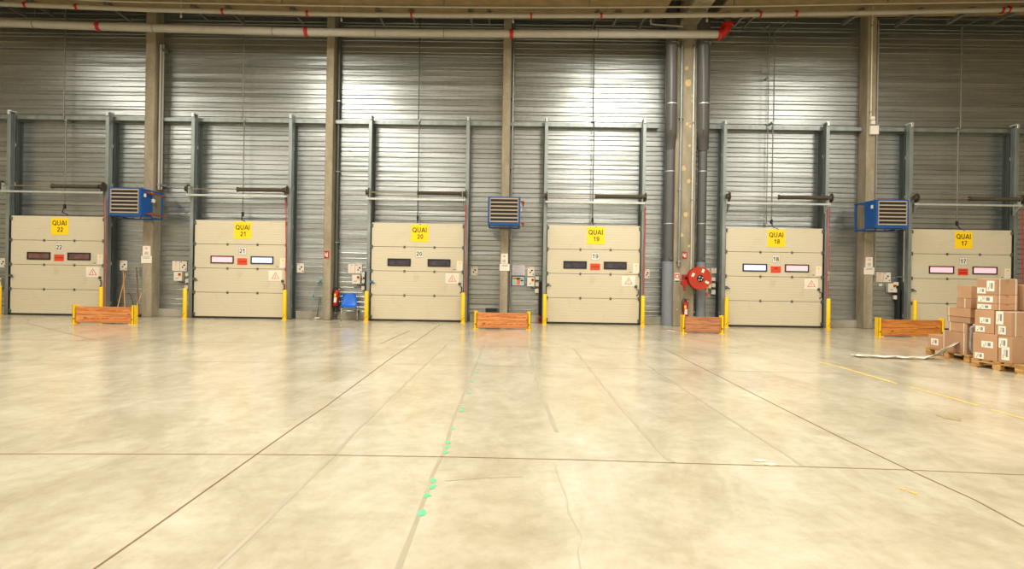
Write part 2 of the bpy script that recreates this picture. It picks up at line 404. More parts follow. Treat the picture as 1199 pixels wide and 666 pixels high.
for i,(num,l,r,t,bt) in enumerate(DOORS):
    pm=(l+r)/2; xl=at(l,(t+bt)/2,DY).x; xr=at(r,(t+bt)/2,DY).x; H=at(pm,t,DY).z; xm=(xl+xr)/2; w=(xr-xl)/2; W=2*w
    door_x.append((xl,xr,H))
    a,c=WIN[num]
    wt = 'two %s windows'%wl[a] if a==c else '%s left and %s right window'%(wl[a],wl[c])
    D=thing('door_%d'%(i+1),'cream sectional dock door under the QUAI %d sign, %s'%(num,wt),'dock door',(xm,DY,0),None,'structure')
    if i: pass
    D['group']='sectional dock doors'
    sh=(H-.05)/4
    for k in range(4):
        z0=.05+k*sh
        MB().box(-w,w,0,.045,z0+.006,z0+sh-.006,bev=.006).build('door_section', M_DOOR, D)
    MB().box(-w,w,.002,.04,.0,.055).build('bottom_seal', M_DARK, D)
    for sg in (-1,1): MB().box(min(sg*w,sg*(w+.03)),max(sg*w,sg*(w+.03)),-.012,.05,0,H).build('side_seal', M_DARK, D)
    MB().box(-w+.01,w-.01,.012,.036,.05,H-.01).build('joint_core', mat('joint_shade_paint',(96,86,66),.8), D)  # shade of the section joints put into the dark colour of this core
    for k in range(1,4):
        z0=.05+k*sh
        for fx in (.365,.69):
            x=-w+W*fx-(.01*(k-1)); m_=MB().box(x-.026,x+.026,-.014,0,z0-.038,z0+.038,bev=.008); m_.cyl((x-.03,-.014,z0),(x+.03,-.014,z0),.014,8)
            m_.build('hinge', mat('worn_zinc_hinge',(112,110,100),.5,.5), D)
    for k in range(5):
        z0=min(max(.05+k*sh,.12),H-.09)
        for sg in (-1,1):
            m_=MB().box(sg*w-.045,sg*w+.045,-.03,.0,z0-.05,z0+.05,bev=.006); m_.cyl((sg*(w+.02),-.03,z0+.02),(sg*(w+.09),-.03,z0+.02),.028,10)
            m_.build('roller_bracket', M_DSTEEL, D)
    # windows
    zc=.05+2*sh+.28*sh+.06
    for side,(f0,f1) in zip((a,c),((.178,.428),(.612,.858))):
        x0,x1=-w+W*f0,-w+W*f1; h=.115; fr=MB(); T=.035
        fr.box(x0,x1,-.02,0,zc+h-T,zc+h); fr.box(x0,x1,-.02,0,zc-h,zc-h+T); fr.box(x0,x0+T,-.02,0,zc-h+T,zc+h-T); fr.box(x1-T,x1,-.02,0,zc-h+T,zc+h-T)
        fo=fr.build('window_frame', M_BLACK, D)
        MB().box(x0+T,x1-T,-.008,-.001,zc-h+T,zc+h-T).build('window_pane', M_PW[side], fo)
    # signs
    sx=.06; s=MB().box(sx-.265,sx+.265,-.006,0,H-.57,H-.05).build('dock_sign', M_SIGNY, D)
    text_obj('QUAI',sx,H-.21,-.0085,w=.43,h=.145,m=M_BLACK,parent=s)
    text_obj(str(num),sx+.02,H-.41,-.0085,h=.135,m=M_BLACK,parent=s)
    s['label']='yellow dock sign reading QUAI %d'%num
    px_=.06; pz=zc+.27
    s=MB().box(px_-.115,px_+.115,-.005,0,pz-.115,pz+.115).build('number_plate', M_WHITE, D)
    text_obj(str(num),px_,pz,-.0075,h=.13,m=M_BLACK,parent=s)
    MB().box(px_-.115,px_+.115,-.0062,-.005,pz-.115,pz-.108).box(px_-.115,px_-.108,-.0062,-.005,pz-.108,pz+.115).box(px_+.108,px_+.115,-.0062,-.005,pz-.108,pz+.115).box(px_-.108,px_+.108,-.0062,-.005,pz+.108,pz+.115).build('border', M_GREYP, s)
    if num!=20:
        nz=zc-.05; s=MB().box(px_-.155,px_+.145,-.005,0,nz-.10,nz+.10).build('red_notice', M_ORED, D)
        if num==18: text_obj('TNT',px_,nz+.03,-.0075,w=.11,h=.045,m=M_BLACK,parent=s)
        elif num==17: lines_mb(px_-.09,px_+.09,[nz+.05],-.005,.012).build('print_line', M_BLACK, s); lines_mb(px_-.11,px_+.11,[nz-.03],-.005,.022).build('print_line', M_BLACK, s)
        else: lines_mb(px_-.11,px_+.11,[nz-.0],-.005,.016).build('print_line', M_BLACK, s)
    # warning plate with triangle
    wx=w-.33; wz=.05+2*sh-.20
    s=MB().box(wx-.21,wx+.20,-.005,0,wz-.155,wz+.155).build('warning_plate', M_PAPER, D)
    tri=MB(); P=[(wx-.12,wz-.09),(wx+.12,wz-.09),(wx,wz+.115)]; cen=Vector((wx,wz-.022))
    for k in range(3):
        p,q=Vector(P[k]),Vector(P[(k+1)%3]); pi,qi=cen+(p-cen)*.78,cen+(q-cen)*.78
        tri.prism([(p.x,-.0065,p.y),(q.x,-.0065,q.y),(qi.x,-.0065,qi.y),(pi.x,-.0065,pi.y)],(0,.0015,0))
    tri.build('warning_triangle', M_REDP, s)
    text_obj('!',wx,wz-.02,-.0075,h=.10,m=M_GREYP,parent=s,name='warning_mark')
    kx=w-.115; kz=zc-.08
    s=MB().box(kx-.085,kx+.085,-.005,0,kz-.14,kz+.15).build('safety_sticker', M_PAPER, D)
    MB().prism([(kx-.045,-.0065,kz+.06),(kx+.045,-.0065,kz+.06),(kx,-.0065,kz+.135)],(0,.0015,0)).build('yellow_triangle', M_SIGNY, s)
    lines_mb(kx-.05,kx+.05,[kz+.02,kz-.01,kz-.04,kz-.07],-.005,.007,.02).build('print_line', M_PINKP, s)
    MB().box(kx-.19,kx-.13,-.004,0,kz-.13,kz-.10).build('small_label', M_GREYP, D)
    # side latch left, pull handle right
    lz=.05+1.52*sh
    m_=MB().box(-w-.02,-w+.07,-.05,0,lz-.03,lz+.05,bev=.008); m_.cyl((-w+.05,-.04,lz+.02),(-w+.13,-.06,lz-.03),.016,8); m_.cyl((-w-.0,-.06,lz+.01),(-w-.0,-.02,lz+.01),.03,10)
    lo=m_.build('side_latch', mat('blue_latch_paint',(70,100,150),.5) if num==20 else M_DSTEEL, D)
    hz=.05+1.25*sh; hx=w-.05
    MB().tube([(hx-.03,-.0,hz+.11),(hx-.03,-.05,hz+.11),(hx+.01,-.055,hz+.09),(hx+.01,-.055,hz-.05),(hx-.03,-.05,hz-.07),(hx-.03,0,hz-.07)],.014,8).build('pull_handle', M_BLACK, D)
    MB().box(hx-.10,hx-.02,-.03,0,hz+.15,hz+.23,bev=.008).cyl((hx-.06,-.03,hz+.19),(hx-.06,-.05,hz+.19),.025,10).build('lock_plate', M_DSTEEL, D)

# plinth pieces (gaps between tracks)
gaps=[(XL,door_x[0][0]-.18)]
for k in range(5): gaps.append((door_x[k][1]+.18, door_x[k+1][0]-.18))
gaps.append((door_x[5][1]+.18, XR))
b=MB()
for a,c in gaps: b.box(a,c,-.10,-.017,0,.235,bev=.01)
b.build('baseboard_back', mat('pale_concrete_plinth',(168,162,146),.85,var=.18,scale=2.5), kind='structure')

# ------------------------------------------------------------------ tracks, posts, girts, torsion shafts
GZ=at(600,142.5,-.3).z
def girt_z(x): return GZ
side_words=['left','right']
PH=GZ+.06
proto_track=None
for i,(num,l,r,t,bt) in enumerate(DOORS):
    xl,xr,H=door_x[i]
    for sg,xe in ((-1,xl),(1,xr)):
        sw='left' if sg<0 else 'right'
        x=xe+sg*.075
        T=thing('vertical_track','tall galvanised %s hand door track at dock %d, up to the girt'%(sw,num),'door track',(x,0,0),'tall vertical tracks beside the dock doors')
        T.scale=(sg,1,1) if False else (1,1,1)
        inn=-sg
        # front C section (web on the outside, lips inward)
        m_=MB().box(-.05,.05,-.48,-.468,0,PH,bev=.003)
        m_.box(min(-inn*.05,-inn*.04),max(-inn*.05,-inn*.04),-.468,-.30,0,PH)
        m_.box(-.05,.05,-.30,-.29,0,PH)
        m_.build('track_rail', M_GALV, T)
        # back post standing on the wall
        m_=MB().box(-.06,.06,-.25,-.238,0,PH-.2); m_.box(-.006,.006,-.238,-.03,0,PH-.2); m_.box(-.06,.06,-.03,-.017,0,PH-.2)
        m_.build('wall_post', M_DSTEEL, T)
        for z in (.4,1.6,2.8,4.0,5.2): MB().box(-.045,.045,-.292,-.248,z-.05,z+.05,bev=.004).build('bolt_plate', M_GALVL, T)
        MB().box(-.055,.055,-.50,-.24,PH-.001,PH+.045,bev=.01).box(-.035,.035,-.515,-.49,PH-.10,PH+.03,bev=.008).build('top_cap', M_GALVL, T)
        MB().box(-.07,.07,-.45,-.02,.0,.02).build('foot_plate', M_DSTEEL, T)
# girts between columns
bx=[XL]+[v for c in colx for v in (c[0],c[1])]+[XR]
glab=['left of the first column','between the first and second columns','between the second and third columns','between third and wide columns','between the wide column and the fifth','right of the fifth column']
for k in range(6):
    a,c=bx[2*k]+.005,bx[2*k+1]-.005
    if k==4: a+=.42
    if k==3: c-=.42
    g=MB().box(a,c,-.24,-.02,GZ-.01,GZ+.0,bev=.003); g.box(a,c,-.24,-.228,GZ-.11,GZ-.01); g.box(a,c,-.228,-.02,GZ-.11,GZ-.10)
    o=g.build('steel_girt', M_GALV); tag(o,'horizontal grey steel girt %s at track top height'%glab[k],'girt','horizontal girts on the dock wall'); origin(o,((a+c)/2,0,GZ-.11))

SH=[(217.8,1,62,115,120,224.6),(221.8,219,278.8,330.6,335,229),(225.8,430.4,490,539.6,544.2,233.3),(229.9,639.3,698,752,754.5,237),(230.8,852.5,912.8,968,972,238.5),(232.6,1072,1136,1196,1202,240)]
for i,(sy,pl,ps0,ps1,pr,by) in enumerate(SH):
    num=DOORS[i][0]; Y=-.60; xl,xr,H=door_x[i]; z=at((pl+pr)/2,sy,Y).z; bz=at((pl+pr)/2,by,Y).z
    if i==5: pr_x=xr+.12
    else: pr_x=at(pr,sy,Y).x
    pl_x=at(pl,sy,Y).x; s0=at(ps0,sy,Y).x; s1=min(at(ps1,sy,Y).x, pr_x-.06)
    xm=(pl_x+pr_x)/2
    T=thing('torsion_spring_shaft','dusty torsion spring shaft with end drums above dock door %d'%num,'spring shaft',(xm,Y,bz),'torsion spring shafts above the doors')
    zz=z-bz
    MB().cyl((pl_x-xm,0,zz),(pr_x-xm,0,zz),.014,10).build('shaft', mat('rusty_shaft',(150,136,104),.5,.4), T, True)
    m_=MB(); n=int((s1-s0)/.012); pts=[]
    m_.cyl((s0-xm,0,zz),(s1-xm,0,zz),.050,14)
    k=0; x=s0
    while x<s1:
        m_.lathe([(.050,0),(.060,.010),(.060,.020),(.050,.030)],axis='X',seg=12,org=(x-xm,0,zz)); x+=.034
    m_.lathe([(.03,-.03),(.075,-.03),(.075,0),(.05,.02)],axis='X',seg=14,org=(s0-xm,0,zz))
    m_.lathe([(.05,-.02),(.07,0),(.07,.03),(.03,.03)],axis='X',seg=14,org=(s1-xm,0,zz))
    m_.build('torsion_spring', M_SPRING, T, True)
    for sg,x in ((-1,pl_x-xm),(1,pr_x-xm)):
        MB().lathe([(.03,-.05),(.08,-.05),(.085,-.03),(.065,-.02),(.065,.02),(.135,.03),(.135,.045),(.03,.045)],axis='X',seg=22,org=(x,0,zz)).build('cable_drum', M_SPRING, T, True)
        MB().prism([(x-sg*.05,-.04,zz+.08),(x-sg*.05,.06,zz+.08),(x-sg*.05,.24,-.02),(x-sg*.05,.24,-.30),(x-sg*.05,-.04,-.03)],(-sg*.008,0,0)).build('end_bracket', M_GALVL, T)
    MB().box(pl_x-xm-.02,pr_x-xm+.02,-.03,.02,-.03,.03,bev=.005).build('support_bar', M_GALVL, T)
    # red pull cord
    cx=[122.8,334.6,545.3,755.6,970.5,1196.5][i]; py0=sy+14; pyb=[366,341,346,349,352,366][i]
    Yc=-.58; p0=at(cx,py0,Yc); q=at(cx+[0,0,0,-2.2,-2.2,0][i],pyb,Yc); off=[.035,.018,.012,.012,.028,.03][i]
    m_=MB()
    m_.tube([(p0.x-off,Yc,p0.z),(q.x-off*.8,Yc,(p0.z+q.z)/2),(q.x-off,Yc,q.z+.03),(q.x,Yc,q.z),(q.x+off,Yc,q.z+.03),(p0.x*.5+q.x*.5+off,Yc,(p0.z+q.z)/2),(p0.x+off,Yc,p0.z)],.009,6)
    m_.tube([(p0.x-off,Yc,p0.z),(p0.x,Yc-.01,p0.z+.05),(p0.x+off,Yc,p0.z)],.009,6)
    o=m_.build('pull_cord', M_ROPE, None, True); tag(o,'red pull cord hanging down the right edge of dock door %d'%num,'cord','red pull cords beside the doors'); origin(o,(q.x,Yc,q.z))

# vertical supply conduits over the doors
CD=[((75.5,36,140),(76.5,142,246),'22'),((285,40,140),(285,141,255),'21'),((490.8,48,141),(490,143,259),'20'),((695,50,141),(694.6,143,262),'19'),((906.5,38,143),(904.2,145,264),'18'),((1125.6,32,150),(1121.3,152,266),'17')]
for i,((xa,ya,yb),(xc,yc,yd),n) in enumerate(CD):
    Y=-.27; p=at(xa,ya,Y); q=at(xa,yb,Y); r_=at(xc,yc,Y); s_=at(xc,yd,Y); xm=(p.x+q.x)/2; xn=(r_.x+s_.x)/2
    s_.z-=.16; T=thing('door_supply_conduit','thin grey conduit dropping to the top of dock door %s'%n,'conduit',(xn,Y,s_.z),'supply conduits above the doors')
    top=[(xm-xn,0,p.z-s_.z)]
    if n in('18','17'):
        e=at(xa+ (17 if n=='18' else 31), ya-14, -1.2); top=[(e.x-xn,-.93,e.z-s_.z)]+top
    else:
        top=[(xm-xn,0,9.7-s_.z)]+top
    MB().tube(top+[(xm-xn,0,q.z-s_.z),(0,0,r_.z-s_.z),(0,0,.22)],.018 if n!='17' else .022,8).build('pipe', M_DSTEEL if n in('20','19') else M_CABLE, T, True)
    MB().tube([(0,0,.30),(0,-.06,.16),(.03,-.13,.08),(.12,-.14,.05),(.20,-.13,.0)],.016,8).build('cable_tail', M_DARK, T, True)
    MB().box(-.035,.035,-.02,.25,q.z-s_.z-.04,q.z-s_.z+.03,bev=.005).build('clamp', M_GALV, T)
    MB().box(-.03,.03,-.03,.03,.20,.34,bev=.006).build('plug', M_DARK, T)
# the second thin rod beside the dock 18 conduit
p=at(898,45,-.1); q=at(898,264,-.1)
o=thing('thin_conduit','second thin grey conduit just left of the dock 18 supply conduit','conduit',(p.x,-.27,q.z)); MB().cyl((0,0,9.8-q.z),(0,0,GZ-q.z),.014,8).build('pipe', M_CABLE, o, True); MB().cyl((0,0,0),(0,0,GZ-q.z),.014,8).build('pipe', M_CABLE, o, True)
for zz in (GZ-q.z-.06, 7.6-q.z, 9.2-q.z): MB().box(-.025,.025,-.02,.26,zz-.02,zz+.02).build('clamp', M_GALV, o)

# ------------------------------------------------------------------ overhead pipes
def pipe_run(pts, Y, r, z_extra=0):
    P=[at(px,py,Y) for px,py in pts]; out=[]
    for k in range(len(P)-1):
        for j in range(4):
            # Catmull-Rom smoothing
            p0=P[max(k-1,0)];p1=P[k];p2=P[k+1];p3=P[min(k+2,len(P)-1)];t=j/4
            out.append(.5*((2*p1)+(p2-p0)*t+(2*p0-5*p1+4*p2-p3)*t*t+(3*p1-p0-3*p2+p3)*t**3))
    out.append(P[-1]); return out
def red_clamp(px, pts, Y, r, parent, org, w=.06):
    best=min(pts,key=lambda p:abs(p.x-px)); p=best-Vector(org)
    MB().lathe([(r,-w/2),(r+.022,-w/2),(r+.022,w/2),(r,w/2)],axis='X',seg=18,org=(px-org[0],p.y,p.z)).box(px-org[0]-w/2,px-org[0]+w/2,p.y-r-.05,p.y-r+.0,p.z-.03,p.z+.03,bev=.006).build('red_coupling', M_RED, parent, True)
# large pipe with red couplings, ends in a red elbow
Y=-1.25; r=.115
pts=pipe_run([(-60,24),(0,26.5),(120,31),(270,35.3),(400,38),(600,39.5),(800,40),(842,40.2)],Y,r); org=(pts[0].x,Y,pts[0].z-r)
T=thing('large_overhead_pipe','thick pale overhead pipe with red couplings, ending at a red elbow','pipe',org)
MB().tube([Vector(p)-Vector(org) for p in pts],r,18).build('pipe', M_PIPE, T, True)
for px in (116,359,599):
    red_clamp(at(px,36,Y).x,pts,Y,r,T,org,.10)
e=pts[-1]; eo=Vector(e)-Vector(org)
el=[eo+Vector((.0,0,0)),eo+Vector((.08,0,.02)),eo+Vector((.15,-.02,.08)),eo+Vector((.20,-.03,.16)),eo+Vector((.22,-.03,.25))]
m_=MB().tube(el,.13,18); m_.lathe([(.15,-.04),(.175,-.04),(.175,.04),(.15,.04)],axis='X',seg=18,org=eo+Vector((.0,0,0))); m_.lathe([(.15,-.04),(.175,-.04),(.175,.04),(.15,.04)],axis='Z',seg=18,org=eo+Vector((.22,-.03,.25)))
m_.build('red_elbow', M_RED, T, True)
MB().cyl(eo+Vector((.22,-.03,.25)),eo+Vector((.22,-.03,.95)),.105,16).build('riser', M_DUCT, T, True)
m_=MB()
for px in (40,180,320,440,520,700):
    x=at(px,36,Y).x-org[0]; pz=min(pts,key=lambda p:abs(p.x-org[0]-x)).z-org[2]
    m_=MB(); m_.cyl((x,0,pz+r-.01),(x,0,ez(x+org[0])-org[2]+.02),.006,6); m_.lathe([(r,-.012),(r+.006,-.012),(r+.006,.012),(r,.012)],axis='X',seg=16,org=(x,0,pz))
    m_.build('hanger_rod', M_CABLE, T)
# smaller sprinkler pipe
Y=-1.75; r=.068
pts=pipe_run([(-60,1),(0,4.5),(120,9.2),(200,12),(400,16.5),(600,18.3),(800,17.8),(1000,15.2),(1199,11),(1260,9)],Y,r); org=(pts[0].x,Y,pts[0].z-r)
T=thing('sprinkler_pipe','narrow pale sprinkler pipe with small red couplings along the roof edge','pipe',org)
MB().tube([Vector(p)-Vector(org) for p in pts],r,14).build('pipe', M_PIPE, T, True)
for px in (30,90,261,360,482,622,704,890,932,1173,1181): red_clamp(at(px,12,Y).x,pts,Y,r,T,org,.05)
m_=MB()
for px in (212,400,601,828,1022):
    x=at(px,12,Y).x-org[0]; pz=min(pts,key=lambda p:abs(p.x-org[0]-x)).z-org[2]
    m_=MB(); m_.cyl((x,0,pz-.16),(x,0,ez(x+org[0])-org[2]+.02),.012,6); m_.cyl((x,0,pz-.2),(x,0,pz-.14),.03,8)
    m_.build('sprinkler_head', M_GALVL, T)
Y=-2.1; r=.024
pts=pipe_run([(60,-3),(130,1.5),(270,4.5),(400,7),(600,8.8),(800,8),(900,7),(1000,5),(1199,2),(1260,1)],Y,r); org=(pts[0].x,Y,pts[0].z-r)
o=thing('thin_overhead_conduit','thin pale conduit highest under the roof, above the sprinkler pipe','conduit',org)
MB().tube([Vector(p)-Vector(org) for p in pts],r,8).build('pipe', M_PIPE, o, True)
for px in (150,330,520,690,860,1040):
    x=at(px,6,Y).x-org[0]; pz=min(pts,key=lambda p:abs(p.x-org[0]-x)).z-org[2]
    MB().box(x-.015,x+.015,-.015,.015,pz+r-.005,ez(x+org[0])-org[2]+.02).build('hanger_strap', M_CABLE, o)
# roof brackets: bars square to the wall, bridging the slot
BR=[(15,9,.04),(52,10,.035),(140,15,.06),(238,18,.05),(277,18,.035),(350,19,.05),(447,21,.05),(485,21,.03),(552,22,.05),(573,21,.03),(696,23,.03),(720,23,.06),(752,23,.04),(865,22,.06),(878,22,.03),(995,21,.07),(1062,20,.04),(1120,19,.09),(1175,19,.05)]
pr=None
for k,(px,py,w) in enumerate(BR):
    p=at(px,py,EY); z=ez(p.x)
    L=-.35 if k%2 else -.15
    w*=1.1; m_=MB().box(-w/2,w/2,-1.55+.9,0.55+(L+.15),-.10,-.085).box(-w/2,-w/2+.02,-1.55+.9,0.55+(L+.15),-.085,0.0).box(-w/2-.02,w/2+.05,-.62,-.25,-.13,0.0,bev=.01)
    o=m_.build('roof_bracket', M_CABLE); o.location=(p.x,EY,z)
    tag(o,'small steel angle bar bridging from roof deck edge towards the dock wall','bracket','small steel bars at the roof edge')
# small bent pipe near the wide column top
Y=-.95
P=[Vector((at(762,18,Y).x,Y,ez(at(762,18,Y).x)+.02)),at(762,27.5,Y),at(768,28.8,Y),at(800,31,Y)]
o=MB().tube(P,.03,8).build('bent_pipe', M_PIPE, None, True); tag(o,'short bent pale pipe under the roof beside the left downpipe','pipe'); origin(o,P[1])

# ------------------------------------------------------------------ downpipes
for k,(xu,xlw,sl,ru,rl,rs,lb) in enumerate([(785.8,782.5,779.6,.17,.165,.19,'left'),(823.4,820.3,819.0,.175,.135,.15,'right')]):
    Yl,Yu=-.36,-.72
    pb=at(xlw,330,Yl); pj=at(xlw,174,Yl); pu=at(xu,153,Yu); pt=at(xu,60,Yu)
    T=thing('downpipe','tall dark grey downpipe on the %s of the wide column with a pale sleeve'%('left' if k==0 else 'right'),'pipe',(pb.x,Yl,0),'twin downpipes by the wide column')
    m_=MB().tube([(0,0,1.9),(0,0,pj.z)],rl,20)
    m_.build('pipe', M_DUCT, T, True)
    MB().tube([(0,-.0,pj.z-.02),((pu.x-pb.x)*.15,(Yu-Yl)*.15,pj.z+.12),((pu.x-pb.x)*.7,(Yu-Yl)*.7,(pj.z+pu.z)/2+.16),(pu.x-pb.x,Yu-Yl,pu.z),(pt.x-pb.x,Yu-Yl,10.07)],ru,20).build('upper_pipe', M_DUCT, T, True)
    MB().lathe([(rs-.01,0),(rs,.0),(rs,1.92),(rs-.012,1.93)],seg=24).build('sleeve', M_SLEEVE, T, True)
    m_=MB()
    for zz in (.45,1.75): m_.box(-.04 if k==0 else -.30, .30 if k==0 else .04, -.02,.02, zz-.02,zz+.02)
    m_.build('wall_bracket', M_DSTEEL, T)
    m_=MB()
    for py in (201,202.5): pass
    for zz in (at(xlw,201,Yl).z, at(xlw,262,Yl).z): m_.lathe([(rl,-.012),(rl+.006,-.012),(rl+.006,.012),(rl,.012)],seg=20,org=(0,0,zz))
    for zz in (at(xu,51,Yu).z, at(xu,122,Yu).z): m_.lathe([(ru,-.012),(ru+.006,-.012),(ru+.006,.012),(ru,.012)],seg=20,org=(pu.x-pb.x,Yu-Yl,zz))
    m_.build('pipe_clip', M_GALVL, T, True)
    MB().cyl((.02,-rs+.03,2.03),(.02,-rs-.02,2.03),.05,14).build('inspection_cap', M_DUCT, T, True)

# thin conduits on column faces
def vconduit(px, y0, y1, Y, r, label, m=M_CABLE, clip='wall'):
    p=at(px,(y0+y1)/2,Y); z1=at(px,y0,Y).z; z0=at(px,y1,Y).z
    o=thing('vertical_conduit',label,'conduit',(p.x,Y,z0)); MB().cyl((0,0,0),(0,0,z1-z0),r,10).build('pipe', m, o, True)
    face=-.45 if clip=='col' else (-.6 if clip=='wide' else -.012)
    for k in range(max(2,int((z1-z0)/1.6))):
        zz=.15+k*(z1-z0-.3)/max(1,int((z1-z0)/1.6)-1); MB().box(-r*1.5,r*1.5,-r-.004,face-Y,zz-.02,zz+.02,bev=.003).build('pipe_clip', M_GALV, o)
    return o
xs1=colx[0][1]
vconduit(187.2,52,222,-.36,.028,'pale conduit on the first column flank, nearer the column',M_PIPE)
vconduit(190.2,52,222,-.22,.028,'pale conduit on the first column flank, nearer the wall',M_PIPE)
vconduit(395.5,30,372,-.16,.035,'dark conduit running down right of the second column',M_DSTEEL)
vconduit(599.3,25,368,-.2,.03,'grey conduit running down right of the third column',M_GALV)
vconduit(796.8,48,312,-.66,.038,'grey conduit on the left face of the wide column',M_GALV,'wide')
vconduit(811.2,48,330,-.64,.026,'thin pale conduit on the right face of the wide column',M_GALVL,'wide')
vconduit(1020.6,24,137,-.48,.018,'thin white conduit feeding junction boxes on the fifth column',M_WHITE,'col')
vconduit(1026.2,24,330,-.22,.026,'pale conduit down the wall right of the fifth column',M_PIPE)
vconduit(1058.5,262,330,-.3,.02,'short pale conduit between the fifth column and dock 17',M_PIPE)
# dark cable trunk left of doors (feeds the control boxes)
for (px,y0,n) in ((632.5,330,'19'),(428.5,318,'20'),(841,330,'18'),(1052.5,338,'17')):
    yb={'19':379,'20':345,'18':384,'17':388}[n]
    p=at(px,y0,-.14); z1=p.z; z0=max(.24,at(px,yb,-.14).z)
    o=MB().box(-.035,.035,-.03,.125,0,z1-z0,bev=.006).build('cable_trunking', M_DARK); o.location=(p.x,-.14,z0)
    tag(o,'dark cable trunking rising beside the control boxes of dock %s'%n,'cable duct','dark cable trunking beside the doors')

# ------------------------------------------------------------------ papers, plates, control boxes
def plate(name, px0,px1,py0,py1,Y,m,label,cat,group=None,th=.012):
    a=at(px0,(py0+py1)/2,Y); c=at(px1,(py0+py1)/2,Y); z1=at((px0+px1)/2,py0,Y).z; z0=at((px0+px1)/2,py1,Y).z
    w,h=(c.x-a.x)/2,(z1-z0)
    T=thing(name,label,cat,((a.x+c.x)/2,Y,z0),group)
    MB().box(-w,w,0,th+.004,0,h,bev=.002).build('sheet', m, T)
    return T,w,h
WY=-.030
def dot_sheet(px0,px1,py0,py1,label):
    T,w,h=plate('pictogram_sheet',px0,px1,py0,py1,WY,M_PAPER,label,'sign','white pictogram sheets by the doors')
    m_=MB()
    for fx,fz,r in ((.25,.6,.028),(-.2,.38,.024),(.65,.18,.018)): MB().cyl((fx*w,-.002,fz*h),(fx*w,0,fz*h),r,10).build('pictogram_dot', M_BLACK, T)

    MB().box(-w*.8,-w*.4,-.002,0,h*.85,h*.93).build('red_mark', M_REDP, T)
    return T
def text_sheet(px0,px1,py0,py1,label):
    T,w,h=plate('instruction_sheet',px0,px1,py0,py1,WY,M_PAPER,label,'sign','instruction sheets by the doors')
    lines_mb(-w*.75,w*.75,[h*f for f in (.15,.25,.35,.45,.55,.65,.75)],0,.012,.03).build('print_line', M_PINKP, T)
    MB().box(-w*.2,w*.3,-.002,0,h*.86,h*.91).build('heading', M_BLACK, T)
def control(px0,px1,py0,py1,smalls,n):
    Y=WY; a=at(px0,(py0+py1)/2,Y); c=at(px1,(py0+py1)/2,Y); z1=at(px0,py0,Y).z; z0=at(px0,py1,Y).z; w=(c.x-a.x)/2; h=z1-z0
    T=thing('door_control_box','pale grey control box with emergency button beside dock door %s'%n,'control box',((a.x+c.x)/2,Y,z0),'door control boxes')
    MB().box(-w,w,-.12,.018,0,h,bev=.004,seg=1).build('housing', M_WHITE, T)
    MB().cyl((w*.5,-.125,h*.74),(w*.5,-.119,h*.74),.05,16).build('yellow_ring', M_SIGNY, T, True)
    MB().cyl((w*.5,-.16,h*.74),(w*.5,-.12,h*.74),.034,16).build('emergency_button', M_RED, T, True)
    MB().cyl((-w*.4,-.13,h*.3),(-w*.4,-.119,h*.3),.015,10).cyl((0,-.13,h*.3),(0,-.119,h*.3),.015,10).build('push_button', M_GREYP, T)
    MB().tube([(w*.2,-.05,0),(w*.2,-.05,-.05),(w*1.2,-.05,-.06),(w*1.6,-.05,.0)],.012,6).build('cable', M_DARK, T)
    words=['top','middle','bottom']
    for k,(x0,x1,y0,y1) in enumerate(smalls):
        a=at(x0,(y0+y1)/2,Y); c=at(x1,(y0+y1)/2,Y); z1=at(x0,y0,Y).z; z0=at(x0,y1,Y).z; w2=(c.x-a.x)/2; h2=z1-z0
        S=thing('junction_box','small white junction box, %s of the column of three at dock %s'%(words[k],n),'junction box',((a.x+c.x)/2,Y,z0),'small junction boxes by the doors')
        MB().box(-w2,w2,-.08,.016,0,h2,bev=.01).build('housing', M_WHITE, S)
        MB().cyl((0,-.05,-.03),(0,-.05,0),.018,8).build('cable_gland', M_DARK, S)
# dock 22
control(-1,4.8,325,336,[],'22'); dot_sheet(-1,6.5,302,313,'white pictogram sheet left of dock door 22')
# dock 21
text_sheet(201.7,210,305.5,317,'pink lined instruction sheet left of dock door 21'); dot_sheet(210.5,218.8,305.7,317.2,'white pictogram sheet left of dock door 21')
control(206,215.4,318.2,328.6,[(218.2,222.2,319.5,323.5),(218.2,222.2,326.5,331),(217.5,221.8,334,338.5)],'21')
text_sheet(407.5,415.5,309,319.8,'pink lined instruction sheet left of dock door 20'); dot_sheet(416,424,309.2,320,'white pictogram sheet left of dock door 20')
control(413.5,423,321.6,332,[(424.3,428.3,320.2,324.4),(424.3,428.3,327.3,331.8),(423.8,428.3,335,339.5)],'20')
dot_sheet(617.6,625.8,312.3,323,'white pictogram sheet left of dock door 19')
control(617.2,625.6,324.6,335,[(626.6,631,323.6,327.6),(626.6,631,330.6,335.2),(626.2,630.8,338,343)],'19')
text_sheet(832.8,839.2,313.8,320,'reddish instruction sheet right of the hose reel')
dot_sheet(824,831,314,321,'white pictogram sheet half hidden behind the hose reel')
control(824.5,831.5,328,337,[(832.3,837,324.7,329),(832.3,837,331.7,336.3),(832,837,339.3,344.5)],'18')
text_sheet(1025.6,1034,318.6,330,'grey lined instruction sheet left of dock door 17'); dot_sheet(1034.4,1043,318.8,330.2,'white pictogram sheet left of dock door 17')
control(1037.3,1046.5,331.6,342,[(1045.8,1050.6,330,334.4),(1047,1050.8,337.8,342.6),(1045,1050.6,345.6,350.4)],'17')
T,w,h=plate('small_label_plate',1028.8,1033.2,332,335,WY,M_PAPER,'tiny white label left of the dock 17 control box','label')
# right-hand pictograms
for (a,c,y0,y1,n) in ((140.2,149,305,316.4,'22'),(347.7,356,308.2,319.2,'21'),(551.2,559.4,311.6,322.6,'20'),(754.6,760.6,315,326,'19'),(964.8,971,317.2,328.8,'18')):
    dot_sheet(a,c,y0,y1,'white pictogram sheet right of dock door %s'%n)
